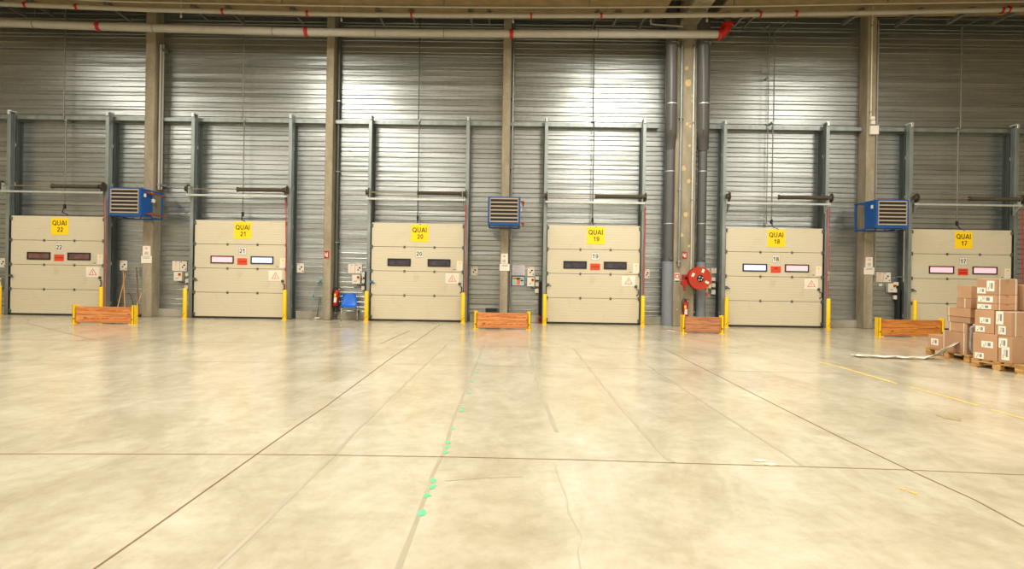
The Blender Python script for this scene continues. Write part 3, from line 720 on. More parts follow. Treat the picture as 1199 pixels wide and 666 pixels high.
# notices by dock 19
T,w,h=plate('notice_sheet',599.6,614.6,310.5,322.3,WY,mat('lilac_paper',(206,198,204),.7),'pale lilac typed notice above the coloured chart','notice')
lines_mb(-w*.85,w*.85,[h*f for f in (.12,.22,.34,.46,.6,.75,.88)],0,.008,.06).build('print_line', M_GREYP, T)
T,w,h=plate('safety_chart',599,614.4,323.2,335,WY,mat('blue_chart_frame',(40,66,140),.5),'blue framed coloured safety chart below the lilac notice','chart')
MB().box(-w*.88,w*.88,-.0025,0,h*.08,h*.92).build('chart_ground', M_PAPER, T)
for (x0,x1,z0,z1,c,nm) in ((-.82,.0,.76,.88,(236,150,40),'orange_band'),(-.82,.0,.66,.76,(40,150,70),'green_band'),(.0,.82,.70,.84,(90,190,130),'mint_band'),(-.2,.3,.12,.84,(238,110,96),'red_panel'),(-.75,-.25,.12,.58,(176,206,186),'pale_panel'),(.36,.8,.12,.62,(150,206,200),'aqua_panel'),(.34,.8,.5,.66,(30,150,110),'green_strip')):
    MB().box(x0*w,x1*w,-.0045,-.0025,z0*h,z1*h).build(nm, mat('chart_'+nm,c,.6), T)
# signs on the three slim columns
for (a,c,y0,y1,a2,c2,y2,y3,k,cl) in ((167,176,287.8,299.3,165.2,177.4,299.5,308,0,'first'),(586.6,594.6,296.8,308.6,585,596.6,309,317,2,'third'),(1013.8,1021.9,301,312.7,1011.8,1023.6,313,321.4,4,'fifth')):
    Y=colx[k][2]-.013
    T,w,h=plate('column_notice',a,c,y0,y1,Y,M_PAPER,'upright white notice with red symbol on the %s column'%cl,'notice','upright notices on the columns')
    MB().cyl((0,-.002,h*.72),(0,0,h*.74),.034,16).build('red_symbol', M_REDP, T)
    lines_mb(-w*.6,w*.6,[h*f for f in (.14,.22,.30,.38)],0,.012,.02).build('print_line', M_GREYP, T)
    T,w,h=plate('speed_plate',a2,c2,y2,y3,Y-.001,M_PAPER,'wide white plate fixed below the notice on the %s column'%cl,'sign','wide plates on the columns')
    lines_mb(-w*.7,w*.7,[h*.84,h*.68],0,.014,.03).build('print_line', M_GREYP, T)
    lines_mb(-w*.6,w*.6,[h*.3],0,.010,.03).build('fine_print', M_PINKP, T)
# extinguisher signs
def ext_sign(px0,px1,py0,py1,Y,label):
    T,w,h=plate('fire_sign',px0,px1,py0,py1,Y,M_RED,label,'sign','red fire signs')
    MB().box(-w*.25,w*.12,-.002,0,h*.2,h*.62).box(-w*.1,w*.02,-.002,0,h*.62,h*.75).box(w*.3,w*.55,-.002,0,h*.15,h*.8).box(-w*.7,-w*.45,-.002,0,h*.3,h*.8).build('white_pictogram', M_WHITE, T)
ext_sign(379.6,385,293.6,302.4,-.460,'small red extinguisher sign on the second column')
ext_sign(798.8,804.6,295,302.6,-.610,'small red fire sign high on the wide column')
T,w,h=plate('evacuation_plate',790,795.6,319.6,330.8,-.610,M_WHITE,'white red and green safety plate left on the wide column','sign')
MB().box(-w*.9,w*.9,-.002,0,h*.45,h*.92).build('red_field', M_REDP, T); MB().box(-w*.9,w*.9,-.002,0,.01,h*.22).build('green_field', mat('sign_green',(20,120,70),.5), T)
MB().box(-w*.4,w*.5,-.004,-.002,h*.55,h*.8).build('white_pictogram', M_WHITE, T)
# electrical boxes on fifth column near the girt
for (a,c,y0,y1,lb) in ((1017.8,1022.8,136.8,141,'tiny white box, topmost of three on the fifth column'),(1018.4,1023.2,141.6,146.2,'small white box, middle of three on the fifth column'),(1017.4,1027.2,147.6,158,'largest white junction box, lowest of three on the fifth column')):
    Y=-.45; p=at(a,y0,Y); q=at(c,y1,Y); w=(q.x-p.x)/2; h=p.z-q.z
    T=thing('junction_box',lb,'junction box',((p.x+q.x)/2,Y,q.z),'junction boxes on the fifth column')
    MB().box(-w,w,-.09,0,0,h,bev=.01).build('housing', M_WHITE, T); MB().cyl((0,-.05,-.025),(0,-.05,0),.015,8).build('cable_gland', M_GREYP, T)

# ------------------------------------------------------------------ bollards
def bollard_proto():
    T=thing('yellow_bollard','','bollard',(0,0,0),'yellow bollards at the door jambs')
    MB().lathe([(.058,0),(.058,.89),(.052,.90),(.0,.905)],seg=20).build('post', M_YEL, T, True)
    MB().box(-.07,.07,-.07,.07,0,.012).build('base_plate', M_YEL, T)
    m_=MB()
    for a in (0,1): m_.cyl((.03*(2*a-1)*.6,-.062,.10+.05*a),(.03*(2*a-1)*.6,-.05,.10+.05*a),.012,8)
    m_.build('bolt', M_BLACK, T); return T
bp=bollard_proto()
first=True
for i,(px,py,n,s) in enumerate([(0.6,371.6,22,'left'),(119.6,372,22,'right'),(217.4,374,21,'left'),(333.8,376.4,21,'right'),(429.2,377.4,20,'left'),(542.2,378.7,20,'right'),(637.3,381,19,'left'),(751.9,383.2,19,'right'),(849.6,385,18,'left'),(968.4,387,18,'right'),(1069.4,389,17,'left')]):
    p=at(px,py,-.62); loc=(p.x,-.68,0); lb='yellow bollard at the %s jamb of dock door %d'%(s,n)
    if i==0: bp.location=loc; bp['label']=lb
    else: dup(bp,loc,lb)

# ------------------------------------------------------------------ plank barriers
def barrier(px0,px1,pyb,h,label,wood,red=True,deep='l'):
    a=fl(px0,pyb); c=fl(px1,pyb); Y=(a.y+c.y)/2; w=(at(px1,pyb,Y).x-at(px0,pyb,Y).x)/2; xm=(at(px1,pyb,Y).x+at(px0,pyb,Y).x)/2
    T=thing('plank_barrier',label,'barrier',(xm,Y,0),'wooden plank barriers on the floor')
    for k in range(2):
        z0=.03+k*(h-.03)/2
        pl=MB().box(-w+.06,w-.06,-.03,.03,z0,z0+(h-.03)/2-.008,bev=.006).build('plank', wood, T)
        pl.data=pl.data
        if red:
            m_=MB(); x=-w*.75
            while x<w*.75:
                l=.04+random.random()*.10; zz=z0+(h-.03)/4+random.uniform(-.012,.012)
                if random.random()<.7: m_.box(x,x+l,-.0325,-.03,zz-.009,zz+.009)
                x+=l+.02+random.random()*.04
            m_.build('red_stencil_mark', mat('faded_red_stencil',(206,70,40),.7,var=.3,scale=20), pl)
    for sg in (-1,1):
        x=sg*(w-.03)
        # U channel that holds the plank ends
        m_=MB().box(x-.012 if sg>0 else x-.05, x+.05 if sg>0 else x+.012, -.05,-.036,0,h+.035,bev=.003)
        m_.box((x+.035) if sg>0 else (x-.05),(x+.05) if sg>0 else (x-.035),-.05,.12,0,h+.035,bev=.003); m_.box(x-.05,x+.05,.036,.05,0,h+.035,bev=.003)
        po=m_.build('upright', M_YEL, T)
        MB().box(x-.07,x+.07,-.10,.10,0,.012,bev=.003).cyl((x-sg*.05,-.07,.01),(x-sg*.05,-.07,.025),.012,8).build('floor_plate', M_YEL, T)
        MB().cyl((x+.0*sg,-.056,.13),(x,-.048,.13),.018,8).build('bolt', M_BLACK, T)
barrier(86.8,157,379.0,.46,'low plank barrier with red stencil marks in front of dock 22',M_PLANK)
barrier(555.6,620.4,385.4,.45,'low plank barrier with red stencil marks before the third column',M_PLANK)
barrier(798.8,846,390.2,.44,'short brown plank barrier in front of the wide column',M_PLANKB,False)
barrier(1028.2,1103.4,394.6,.46,'plain plank barrier without red marks between the fifth column and pallets',mat_wood('amber_pine_plank',(160,88,24),(206,132,52)),False)

# ------------------------------------------------------------------ heaters
def heater_proto(side):
    """root at the column face; side=-1: open frame side seen on the left (right-hand heater)"""
    T=thing('wall_heater','','heater',(0,0,0),'blue unit heaters on the columns')
    W,H=.46,.80
    yb,yf=-.50,-1.08
    body=MB(); t=.02
    body.box(-W,W,yf+.03,yb,0,H,bev=.012)
    body.build('body', M_BLUE, T)
    fr=MB(); fw=.065
    fr.box(-W,W,yf,yf+.03,H-fw*.6,H); fr.box(-W,W,yf,yf+.03,0,fw*1.1); fr.box(-W,-W+fw,yf,yf+.03,fw*1.1,H-fw*.6); fr.box(W-fw,W,yf,yf+.03,fw*1.1,H-fw*.6)
    fr.build('front_frame', M_BLUE, T)
    gx=W-fw; g=MB().box(-gx,gx,yf+.008,yf+.029,fw*1.1,H-fw*.6).build('grille_back', M_BLACK, T)
    z=fw*1.1+.02; n=7; st=(H-fw*1.7-.04)/(n-1)
    for k in range(n):
        zz=z+k*st
        m_=MB().prism([(-gx,yf-.015,zz-.012),(-gx,yf-.005,zz+.024),(-gx,yf+.03,zz+.032),(-gx,yf+.03,zz+.024),(-gx,yf+.002,zz+.014),(-gx,yf-.007,zz-.014)],(2*gx,0,0))
        m_.build('louvre', M_LOUV, T)
    for sg in (-1,1):
        MB().box(sg*gx-.012,sg*gx+.012,yf-.016,yf+.01,fw*1.1,H-fw*.6).build('grille_side', M_LOUV, T)
    # open bracket frame back to the column
    for sg in (-1,1):
        x=sg*(W-.02); m_=MB()
        m_.box(x-.02,x+.02,yb,-.0,H-.05,H-.01,bev=.004); m_.box(x-.02,x+.02,yb,-.0,-.03,.01,bev=.004); m_.box(x-.02,x+.02,-.04,0,.01,H-.05,bev=.004)
        m_.build('bracket_frame', M_BLUE, T)
    MB().box(-W,W,-.04,0,H-.05,H-.01).build('mounting_bar', M_BLUE, T); MB().box(-W,W,-.04,0,-.03,.01).build('mounting_bar', M_BLUE, T)
    MB().tube([(-W+.03,yf+.05,0),(-W+.03,yf+.08,-.05),(-W+.12,yf+.08,-.09),(W-.1,yf+.08,-.09),(W-.03,yf+.1,-.04),(W-.03,yf+.1,0)],.012,8).build('drain_pipe', M_DARK, T, True)
    m_=MB()
    for zz in (.09,H-.10):
        m_.tube([(W,yf+.25,zz),(W+.07,yf+.25,zz),(W+.09,yf+.30,zz-.01),(W+.09,yf+.60,zz-.02),(W+.09,-.02,zz-.03)] if side>0 else [(W,yf+.25,zz),(W+.05,yf+.25,zz),(W+.05,-.05,zz)],.022,10)
        m_.lathe([(.022,-.04),(.045,-.035),(.045,.035),(.022,.04)],axis='Y',seg=12,org=(W+(.09 if side>0 else .05),yf+.38,zz-.01))
    m_.build('copper_feed', M_COPPER, T, True)
    s=side
    MB().box(s*W if s>0 else -W-.012, W+.012 if s>0 else -W, yf+.14,yf+.24,H-.24,H-.14,bev=.004).build('white_label', M_PAPER, T)
    MB().box(W,W+.05,yb-.08,yb+.04,H*.55,H*.68,bev=.008).build('thermostat', M_WHITE, T)
    return T
h1=heater_proto(1); p=at(173,258,-.45); z0=at(130,251.8,-1.5).z
zc=lambda px,py: at(px,py,-1.53).z
h1.location=(sum(colx[0][:2])/2,-.45,zc(150,252.5)); h1['label']='blue unit heater on the first column beside dock door 22'
dup(h1,(sum(colx[2][:2])/2,-.45,zc(591,263.3)),'blue unit heater on the third column seen straight on')
h3=heater_proto(-1); h3.location=(sum(colx[4][:2])/2,-.45,zc(1045,266.8)); h3['label']='blue unit heater on the fifth column beside dock door 17'

# ------------------------------------------------------------------ hose reel
Y=-1.0; p=at(818.7,325.7,Y)
T=thing('hose_reel','large red fire hose reel on the wide column','hose reel',(p.x,Y,p.z-.33)); c=.33
MB().lathe([(.03,0),(.10,0),(.33,0),(.33,.012),(.32,.016),(.03,.016)],axis='Y',seg=48,org=(0,-.1,c)).build('front_disc', mat('reel_red',(178,52,24),.4), T, True)
MB().lathe([(.03,0),(.33,0),(.33,.014),(.03,.014)],axis='Y',seg=48,org=(0,.16,c)).build('rear_disc', mat('reel_red',(178,52,24),.4), T, True)
m_=MB(); 
for k in range(6): m_.lathe([(.20,.0),(.235,.012),(.235,.028),(.20,.04)],axis='Y',seg=36,org=(0,-.08+k*.04,c))
m_.build('coiled_hose', M_DARK, T, True)
MB().lathe([(.0,-.035),(.06,-.035),(.10,-.01),(.10,0),(.0,0)],axis='Y',seg=28,org=(0,-.1,c)).build('hub', M_BLACK, T, True)
m_=MB()
for a,rr in ((.3,.06),(2.2,.05),(4.0,.07),(5.2,.05)): m_.cyl((rr*math.cos(a),-.14,c+rr*math.sin(a)),(rr*math.cos(a),-.128,c+rr*math.sin(a)),.018,8)
m_.build('hub_sticker', M_PAPER, T)
for a in (70,155,330):
    aa=math.radians(a); rot=Matrix.Translation((.23*math.cos(aa),0,c+.23*math.sin(aa)))@Matrix.Rotation(-(aa-PI/2)+ (PI/2 if a==155 else 0),4,'Y')
    MB().box(-.035,.035,-.104,-.0995,-.055,.055,rot=rot).build('white_label', M_PAPER, T)
MB().box(-.40,.02,.03,.06,c-.04,c+.04,bev=.006).box(-.40,-.34,.03,.40,c-.16,c+.10,bev=.006).cyl((0,-.1,c),(0,.2,c),.03,12).build('swing_arm', M_RED, T)
m_=MB().cyl((-.43,-.02,c-.14),(-.43,.14,c-.14),.085,18); m_.cyl((-.43,.0,c-.30),(-.43,.0,c-.10),.025,10); m_.cyl((-.43,-.03,c-.35),(-.43,.03,c-.33),.03,10)
m_.box(-.40,-.33,-.0,.39,c-.17,c-.11,bev=.01)
m_.build('feed_valve', M_RED, T, True)
MB().tube([(.24,.0,c-.05),(.28,-.02,c-.20),(.22,-.03,c-.34),(.21,-.03,c-.42)],.016,8).build('nozzle_hose', mat('yellow_hose',(200,180,50),.5), T, True)
MB().cyl((.21,-.03,c-.52),(.21,-.03,c-.40),.035,12,r2=.02).build('nozzle', M_RED, T, True)

# ------------------------------------------------------------------ extinguishers
def extinguisher(loc,label,tilt=0.0,rz=0.0,wallside='back'):
    T=thing('fire_extinguisher',label,'fire extinguisher',loc,'red fire extinguishers',rz=rz); T.rotation_euler=(0,tilt,rz)
    MB().lathe([(.07,.03),(.078,.04),(.078,.43),(.068,.48),(.035,.515),(.02,.525)],seg=24).build('cylinder', M_RED, T, True)
    MB().lathe([(.07,0),(.08,.004),(.08,.05),(.07,.055)],seg=24).build('base_ring', M_BLACK, T, True)
    MB().cyl((0,0,.52),(0,0,.565),.022,12).box(-.02,.12,-.012,.012,.585,.598,rot=None).box(-.02,.11,-.012,.012,.556,.568).box(-.03,-.005,-.014,.014,.55,.60).build('valve_lever', M_BLACK, T)
    MB().cyl((.05,0,.535),(.085,0,.55),.018,8).build('safety_pin', mat('yellow_pin',(214,170,30),.5), T)
    MB().tube([(-.01,0,.56),(-.06,0,.60),(-.105,0,.52),(-.10,-.01,.36),(-.09,-.02,.22)],.011,8).build('hose', M_DARK, T, True)
    # curved label
    m_=MB(); 
    for k in range(6):
        a0=-PI/2-.55+k*.18; a1=a0+.18
        m_.prism([(.0795*math.cos(a0),.0795*math.sin(a0),.14),(.0795*math.cos(a1),.0795*math.sin(a1),.14),(.0795*math.cos(a1),.0795*math.sin(a1),.30),(.0795*math.cos(a0),.0795*math.sin(a0),.30)],(0,-.0008,0))
    m_.build('label', M_PAPER, T)
    m_=MB()
    for k in range(4):
        a0=-PI/2-.65+k*.18; a1=a0+.18
        m_.prism([(.0795*math.cos(a0),.0795*math.sin(a0),.32),(.0795*math.cos(a1),.0795*math.sin(a1),.32),(.0795*math.cos(a1),.0795*math.sin(a1),.41),(.0795*math.cos(a0),.0795*math.sin(a0),.41)],(0,-.0008,0))
    m_.build('yellow_label', M_SIGNY, T)
    if wallside=='left': MB().box(-.10,-.078,-.03,.03,.30,.42).box(-.10,-.078,-.03,.03,.05,.12).build('bracket', M_DARK, T)
    else: MB().box(-.03,.03,.078,.10,.30,.42).build('bracket', M_DARK, T)
p=at(391.6,359.2,-.28)
extinguisher((colx[1][1]+.098,-.28,p.z),'red fire extinguisher on the flank of the second column, left of the blue chair',.10,0,'left')
p=at(802.6,373.5,-.72)
extinguisher((p.x,-.699,p.z),'red fire extinguisher below the hose reel, behind the short barrier',0,0)

# ------------------------------------------------------------------ blue chair
p=at(408.7,376.6,-.5); T=thing('plastic_chair','blue plastic chair with chrome legs against the wall','chair',(p.x,-.50,0),rz=.27)
sec=[(-.22,.425,.225),(-.20,.445,.235),(-.10,.44,.235),(.04,.43,.235),(.12,.435,.232),(.165,.47,.23),(.19,.55,.222),(.21,.66,.212),(.225,.75,.20),(.23,.785,.185),(.233,.80,.15)]
b=MB(); rows=[]
for (y,z,w) in sec:
    row=[]
    for k in range(13):
        u=-1+2*k/12; dip=.022*(1-u*u); ed=.02*max(0,abs(u)-.8)/.2
        if z<.5: row.append(Vector((u*w, y, z-dip+ed)))
        else: row.append(Vector((u*w, y-ed*1.5+dip, z)))
    rows.append(row)
th=.012
def nrm(i): 
    y0,z0,_=sec[max(i-1,0)]; y1,z1,_=sec[min(i+1,len(sec)-1)]; d=Vector((0,y1-y0,z1-z0)).normalized(); return Vector((0,d.z,-d.y))
A=[[b.bm.verts.new(v) for v in r] for r in rows]; B_=[[b.bm.verts.new(v+nrm(i)*th) for v in r] for i,r in enumerate(rows)]
for i in range(len(rows)-1):
    for k in range(12):
        b.bm.faces.new((A[i][k],A[i][k+1],A[i+1][k+1],A[i+1][k])); b.bm.faces.new((B_[i][k],B_[i+1][k],B_[i+1][k+1],B_[i][k+1]))
for i in range(len(rows)-1):
    b.bm.faces.new((A[i][0],A[i+1][0],B_[i+1][0],B_[i][0])); b.bm.faces.new((A[i][12],B_[i][12],B_[i+1][12],A[i+1][12]))
for k in range(12):
    b.bm.faces.new((A[0][k],B_[0][k],B_[0][k+1],A[0][k+1])); b.bm.faces.new((A[-1][k],A[-1][k+1],B_[-1][k+1],B_[-1][k]))
b.build('seat_shell', M_CHBLUE, T, True)
for sx in (-1,1):
    for yy,yf_ in ((-.17,-.21),(.12,.20)):
        MB().tube([(sx*.15,yy*.6,.40),(sx*.20,yy,.40),(sx*.225,yf_*.98,.37),(sx*.235,yf_,0.008)],.011,10).build('leg', M_CHROME, T, True)
        MB().cyl((sx*.235,yf_,0),(sx*.235,yf_,.02),.015,10).build('foot_cap', M_DARK, T, True)
MB().box(-.17,.17,-.11,-.09,.392,.408).box(-.17,.17,.06,.08,.392,.408).build('under_frame', M_CHROME, T)

# ------------------------------------------------------------------ brooms, tools
def stick(name,pts,r,m,label,head=None,cat='broom'):
    b0=pts[0]; T=thing(name,label,cat,b0)
    MB().tube([Vector(q)-Vector(b0) for q in pts],r,8).build('stick', m, T, True); return T
def P3(px,py,y): q=at(px,py,y); return Vector((q.x,y,q.z))
# bottom ends rest on the floor
a=P3(147.2,320.5,-.10); c=P3(138,359,-.5); d=(c-a); k=a.z/(a.z-c.z); base=a+d*k; base.z=.012
T=stick('wooden_pole',[base,a],.015,M_STICK,'pale wooden handle leaning left, crossing another one right of dock 22',cat='pole')
a=P3(144.3,316,-.10); c=P3(146.2,359,-.45); d=(c-a); k=a.z/(a.z-c.z); base=a+d*k; base.z=.012
T=stick('wooden_pole',[base,a],.015,M_STICK,'pale upright wooden handle crossing the leaning one right of dock 22',cat='pole')
a=P3(159.7,313,-.10); c=P3(162.4,362,-.35); d=(c-a); k=a.z/(a.z-c.z); base=a+d*k; base.z=.08
T=stick('broom',[base,a],.017,M_STICKD,'dark brown broom standing just left of the first column')
MB().box(-.22,.06,-.03,.03,-.03,.015,bev=.008).build('broom_head', mat('red_brown_wood',(140,60,36),.6), T)
m_=MB()
for i in range(26):
    for j in range(3): m_.box(-.215+i*.0105,-.209+i*.0105,-.024+j*.018,-.016+j*.018,-.08,-.028)
m_.build('bristles', M_DARK, T, kind='stuff')
a=P3(165.6,344,-.52); c=P3(157.4,365.5,-.85); d=(c-a); k=a.z/(a.z-c.z); base=a+d*k; base.z=.012
T=stick('short_wooden_stick',[base,a],.013,M_STICK,'short pale stick leaning on the front of the first column',cat='stick')
p=[P3(*q,-.09) for q in ((149.8,344.5),(151.5,343),(153,346),(155,352),(157,362))]; p.append(Vector((p[-1].x+.02,-.13,.01)))
o=MB().tube(p,.008,6).build('loose_cable', M_DARK, None, True); tag(o,'thin black cable dangling between the brooms and the first column','cable'); origin(o,(p[-1].x,-.13,0))
# bent pole with teal grips
ptsb=[P3(363.4,373.0,-.34),P3(365.2,360,-.28),P3(367,346.6,-.22),P3(369.0,337,-.16),P3(371.8,332,-.12),P3(376.6,327.6,-.09)]
ptsb[0].z=.02
T=thing('bent_pole','grey bent pole with teal grips leaning beside the second column','pole tool',ptsb[0])
o0=ptsb[0]
MB().tube([q-o0 for q in ptsb],.014,10).build('pole', M_GALV, T, True)
MB().tube([q-o0 for q in ptsb[4:]],.022,10).build('teal_grip', M_TEAL, T, True)
q=ptsb[2]-o0; MB().cyl(q-Vector((.004,0,.05)),q+Vector((.006,0,.04)),.024,10).build('teal_collar', M_TEAL, T, True)
MB().tube([(0,0,.0),(.03,-.03,.0),(.10,-.04,.002),(.20,-.02,.005),(.27,.02,.01)],.013,8).build('curled_foot', M_GALV, T, True)
p=P3(374.4,348,-.06); q=P3(370.6,371,-.2); q.z=.012
o=MB().tube([q,p],.012,8).build('bent_pole_shadow', M_DSTEEL, None, True); tag(o,'thin dark stand-in for the bent pole shadow, left of the second column','shadow stand-in'); origin(o,q)  # dark tube drawn in place of the shadow the bent pole casts
p=P3(374,372,-.25)
T=thing('small_white_block','small pale block on the floor left of the second column','block',(p.x-.05,-.25,0)); MB().box(-.08,.07,-.05,.05,0,.06,bev=.008).build('body', M_PAPER, T); MB().box(-.07,.06,-.052,-.05,.02,.035).build('strip', M_GREYP, T)
# dark crate behind barrier
p=at(575,370,-.5); w=.165
T=thing('black_crate','black lidded box on the floor behind the third column barrier','box',(p.x,-.42,0))
z1=at(575,361.2,-.55).z
MB().box(-w,w,-.14,.14,0,z1-.04,bev=.012).build('body', M_BLACK, T); MB().box(-w-.01,w+.01,-.15,.15,z1-.045,z1,bev=.01).build('lid', M_BLACK, T)
# red feet of the trunking by dock 19
p=at(632,376,-.3); T=thing('red_floor_block','small red block at the foot of the dock 19 trunking','block',(p.x,-.36,0)); MB().box(-.055,.055,-.05,.05,0,.22,bev=.01).build('body', mat('dull_red_paint',(156,44,30),.6), T); MB().box(-.03,.03,-.053,-.05,.05,.16).build('slot', M_DARK, T)

# ------------------------------------------------------------------ pallets and cartons
def pallet(loc, rz, L, W, label):
    """x: width L, y: depth W from local origin corner (left, far) towards -y"""
    T=thing('wooden_pallet',label,'pallet',loc,'wooden pallets',rz=rz)
    for k in range(5):
        x0=(L-.12)*k/4 if W>L else None
        if W>L: MB().box(x0,x0+.12,-W,0,.122,.144,bev=.003).build('deck_board', M_PALLET, T)
        else:
            y0=-(W-.12)*k/4; MB().box(0,L,y0-.12,y0,.122,.144,bev=.003).build('deck_board', M_PALLET, T)
    for k in range(3):
        if W>L: y0=-(W-.12)*k/2; MB().box(0,L,y0-.12,y0,.10,.122).build('cross_board', M_PALLET, T)
        else: x0=(L-.12)*k/2; MB().box(x0,x0+.12,-W,0,.10,.122).build('cross_board', M_PALLET, T)
        if W>L: x0=(L-.1)*k/2; MB().box(x0,x0+.1,-W,0,0,.02).build('base_board', M_PALLET, T)
        else: y0=-(W-.1)*k/2; MB().box(0,L,y0-.1,y0,0,.02).build('base_board', M_PALLET, T)
    for i in range(3):
        for j in range(3):
            x0=(L-.1)*i/2; y0=-(W-.14)*j/2
            MB().box(x0,x0+.1,y0-.14,y0,.02,.10,bev=.004).build('block', M_PALLET, T)
    return T
def carton(pal, u0,u1,v0,v1,z0,z1,label,straps=(),labels=(),m=None,jr=0.0,film=False):
    """box on pallet pal: u = distance towards camera, v = to the right"""
    base=Matrix.Translation(pal.location)@Matrix.Rotation(pal.rotation_euler.z,4,'Z')
    c=base@Vector(((v0+v1)/2,-(u0+u1)/2,z0)); w,d,h=(v1-v0)/2-.004,(u1-u0)/2-.004,z1-z0-.002
    T=thing('cardboard_box',label,'cardboard box',c,'cartons stacked on the pallets',rz=pal.rotation_euler.z+jr)
    m=m or M_KRAFT
    MB().box(-w,w,-d,d,0,h,bev=.008,seg=2).build('carton', m, T)
    MB().box(-.03,.03,-d-.001,d+.001,h-.001,h+.001).box(-.03,.03,-d-.0015,-d+.001,h*.78,h).build('packing_tape', M_TAPE, T)
    for (face,a,bz,lw,lh) in labels:
        m_=MB(); l2=MB()
        if face=='L':
            y=d-2*d*a; m_.box(-w-.003,-w+.0,y-lw/2,y+lw/2,h*bz-lh/2,h*bz+lh/2)
            l2.box(-w-.0045,-w-.003,y-lw*.3,y-lw*.05,h*bz-lh*.25,h*bz+lh*.3); l2.box(-w-.0045,-w-.003,y+lw*.25,y+lw*.32,h*bz-lh*.4,h*bz-lh*.1)
            for q in range(3): l2.box(-w-.0045,-w-.003,y+lw*(.05+.06*q),y+lw*(.07+.06*q),h*bz-lh*.2,h*bz+lh*.3)
        else:
            x=-w+2*w*a; m_.box(x-lw/2,x+lw/2,-d-.003,-d,h*bz-lh/2,h*bz+lh/2)
            l2.box(x-lw*.35,x+lw*.1,-d-.0045,-d-.003,h*bz+lh*.1,h*bz+lh*.3); l2.box(x-lw*.35,x+lw*.3,-d-.0045,-d-.003,h*bz-lh*.35,h*bz-lh*.25)
        lo=m_.build('shipping_label', M_PAPER, T); l2.build('print', M_GREYP, lo)
    for (face,a) in straps:
        s=MB(); t=.004
        if face=='L': y=d-2*d*a; s.box(-w-t,-w,y-.008,y+.008,0,h+t); s.box(-w-t,w+t,y-.008,y+.008,h,h+t)
        else: x=-w+2*w*a; s.box(x-.008,x+.008,-d-t,-d,0,h+t); s.box(x-.008,x+.008,-d-t,d+t,h,h+t)
        s.build('strap', M_FILM, T)
    return T
# front pallet
A=fl(1137,428.8); B2=fl(1197.8,438.7); ang=math.atan2(-(A.x-B2.x),-(B2.y-A.y))
rz=math.atan2(B2.x-A.x, -(B2.y-A.y))
p1=pallet((A.x,A.y,0), rz, 1.2,.88,'front wooden pallet at the right edge under the label covered cartons')
g=.144
carton(p1,.0,.44,.02,.58,g,.604,'large carton with two labels, far corner of the front pallet bottom layer',labels=(('L',.6,.60,.20,.11),('L',.28,.14,.16,.10)),m=M_KRAFT2)
carton(p1,.445,.68,.02,.62,g,.59,'large strapped carton on the near corner of the front pallet bottom layer',straps=(('F',.45),),labels=(('L',.35,.74,.14,.16),('L',.55,.36,.13,.22)),m=M_KRAFT)
carton(p1,.02,.37,.03,.58,.604,1.01,'carton with a wide label in the second layer, far left of the front pallet',labels=(('L',.55,.55,.19,.10),('L',.3,.18,.16,.10)),m=M_KRAFT2)
carton(p1,.375,.66,.03,.64,.59,1.00,'strapped carton in the second layer, nearest corner of the front pallet',straps=(('F',.14),('F',.5)),labels=(('L',.3,.74,.12,.22),('L',.45,.24,.12,.14)),m=M_KRAFT)
for (z0,z1,lb,ls) in ((1.01,1.12,'flat carton, lowest of the three thin ones on the front pallet',(('L',.4,.5,.24,.08),)),(1.12,1.275,'flat carton, middle of the thin ones on the front pallet',(('L',.45,.5,.26,.10),)),(1.275,1.55,'topmost carton of the front pallet with two labels',(('L',.25,.25,.15,.10),('L',.7,.55,.13,.18)))):
    carton(p1,.04,.40,.04,.50,z0,z1,lb,straps=(('F',.13),('F',.9)),labels=ls,m=M_KRAFT2 if z1<1.3 else M_KRAFT)
carton(p1,.02,.5,.66,1.15,g,.604,'carton behind the strapped stack, bottom right of the front pallet')
carton(p1,.02,.5,.66,1.15,.604,1.01,'carton behind the strapped stack, second layer right of the front pallet')
carton(p1,.02,.45,.56,1.05,1.01,1.46,'carton at the right edge, just behind the topmost one',m=M_KRAFT)
# rear pallet
A=fl(1083.5,414.6); B2=fl(1132.6,424.8); rz=math.atan2(B2.x-A.x,-(B2.y-A.y))
p2=pallet((A.x,A.y,0), rz,.8,1.22,'rear wooden pallet beside the barrier under the lower cartons')
carton(p2,.03,.44,.03,.5,g,.42,'small open topped carton with one label at the far end of the rear pallet',labels=(('L',.45,.5,.20,.13),),m=M_KRAFT2,jr=.05)
carton(p2,.47,1.12,.02,.62,g,.54,'wide strapped carton at the bottom of the rear pallet',straps=(('L',.05),('L',.9)),m=M_KRAFT)
carton(p2,.58,1.08,.05,.6,.54,.72,'low carton resting on the wide strapped one of the rear pallet',straps=(('L',.1),('L',.85)),m=M_KRAFT2)
carton(p2,.55,1.17,.04,.62,.72,.83,'thin carton in the third layer of the rear pallet',straps=(('L',.1),),m=M_KRAFT)
carton(p2,.54,1.19,.03,.62,.83,1.00,'long carton in the fourth layer of the rear pallet',straps=(('L',.12),),m=M_KRAFT2)
carton(p2,.82,1.20,.03,.55,1.00,1.18,'strapped carton second from the top of the rear pallet',straps=(('L',.6),),m=M_KRAFT)
carton(p2,.84,1.20,.03,.55,1.18,1.42,'topmost plain carton of the rear pallet',m=M_KRAFT2)
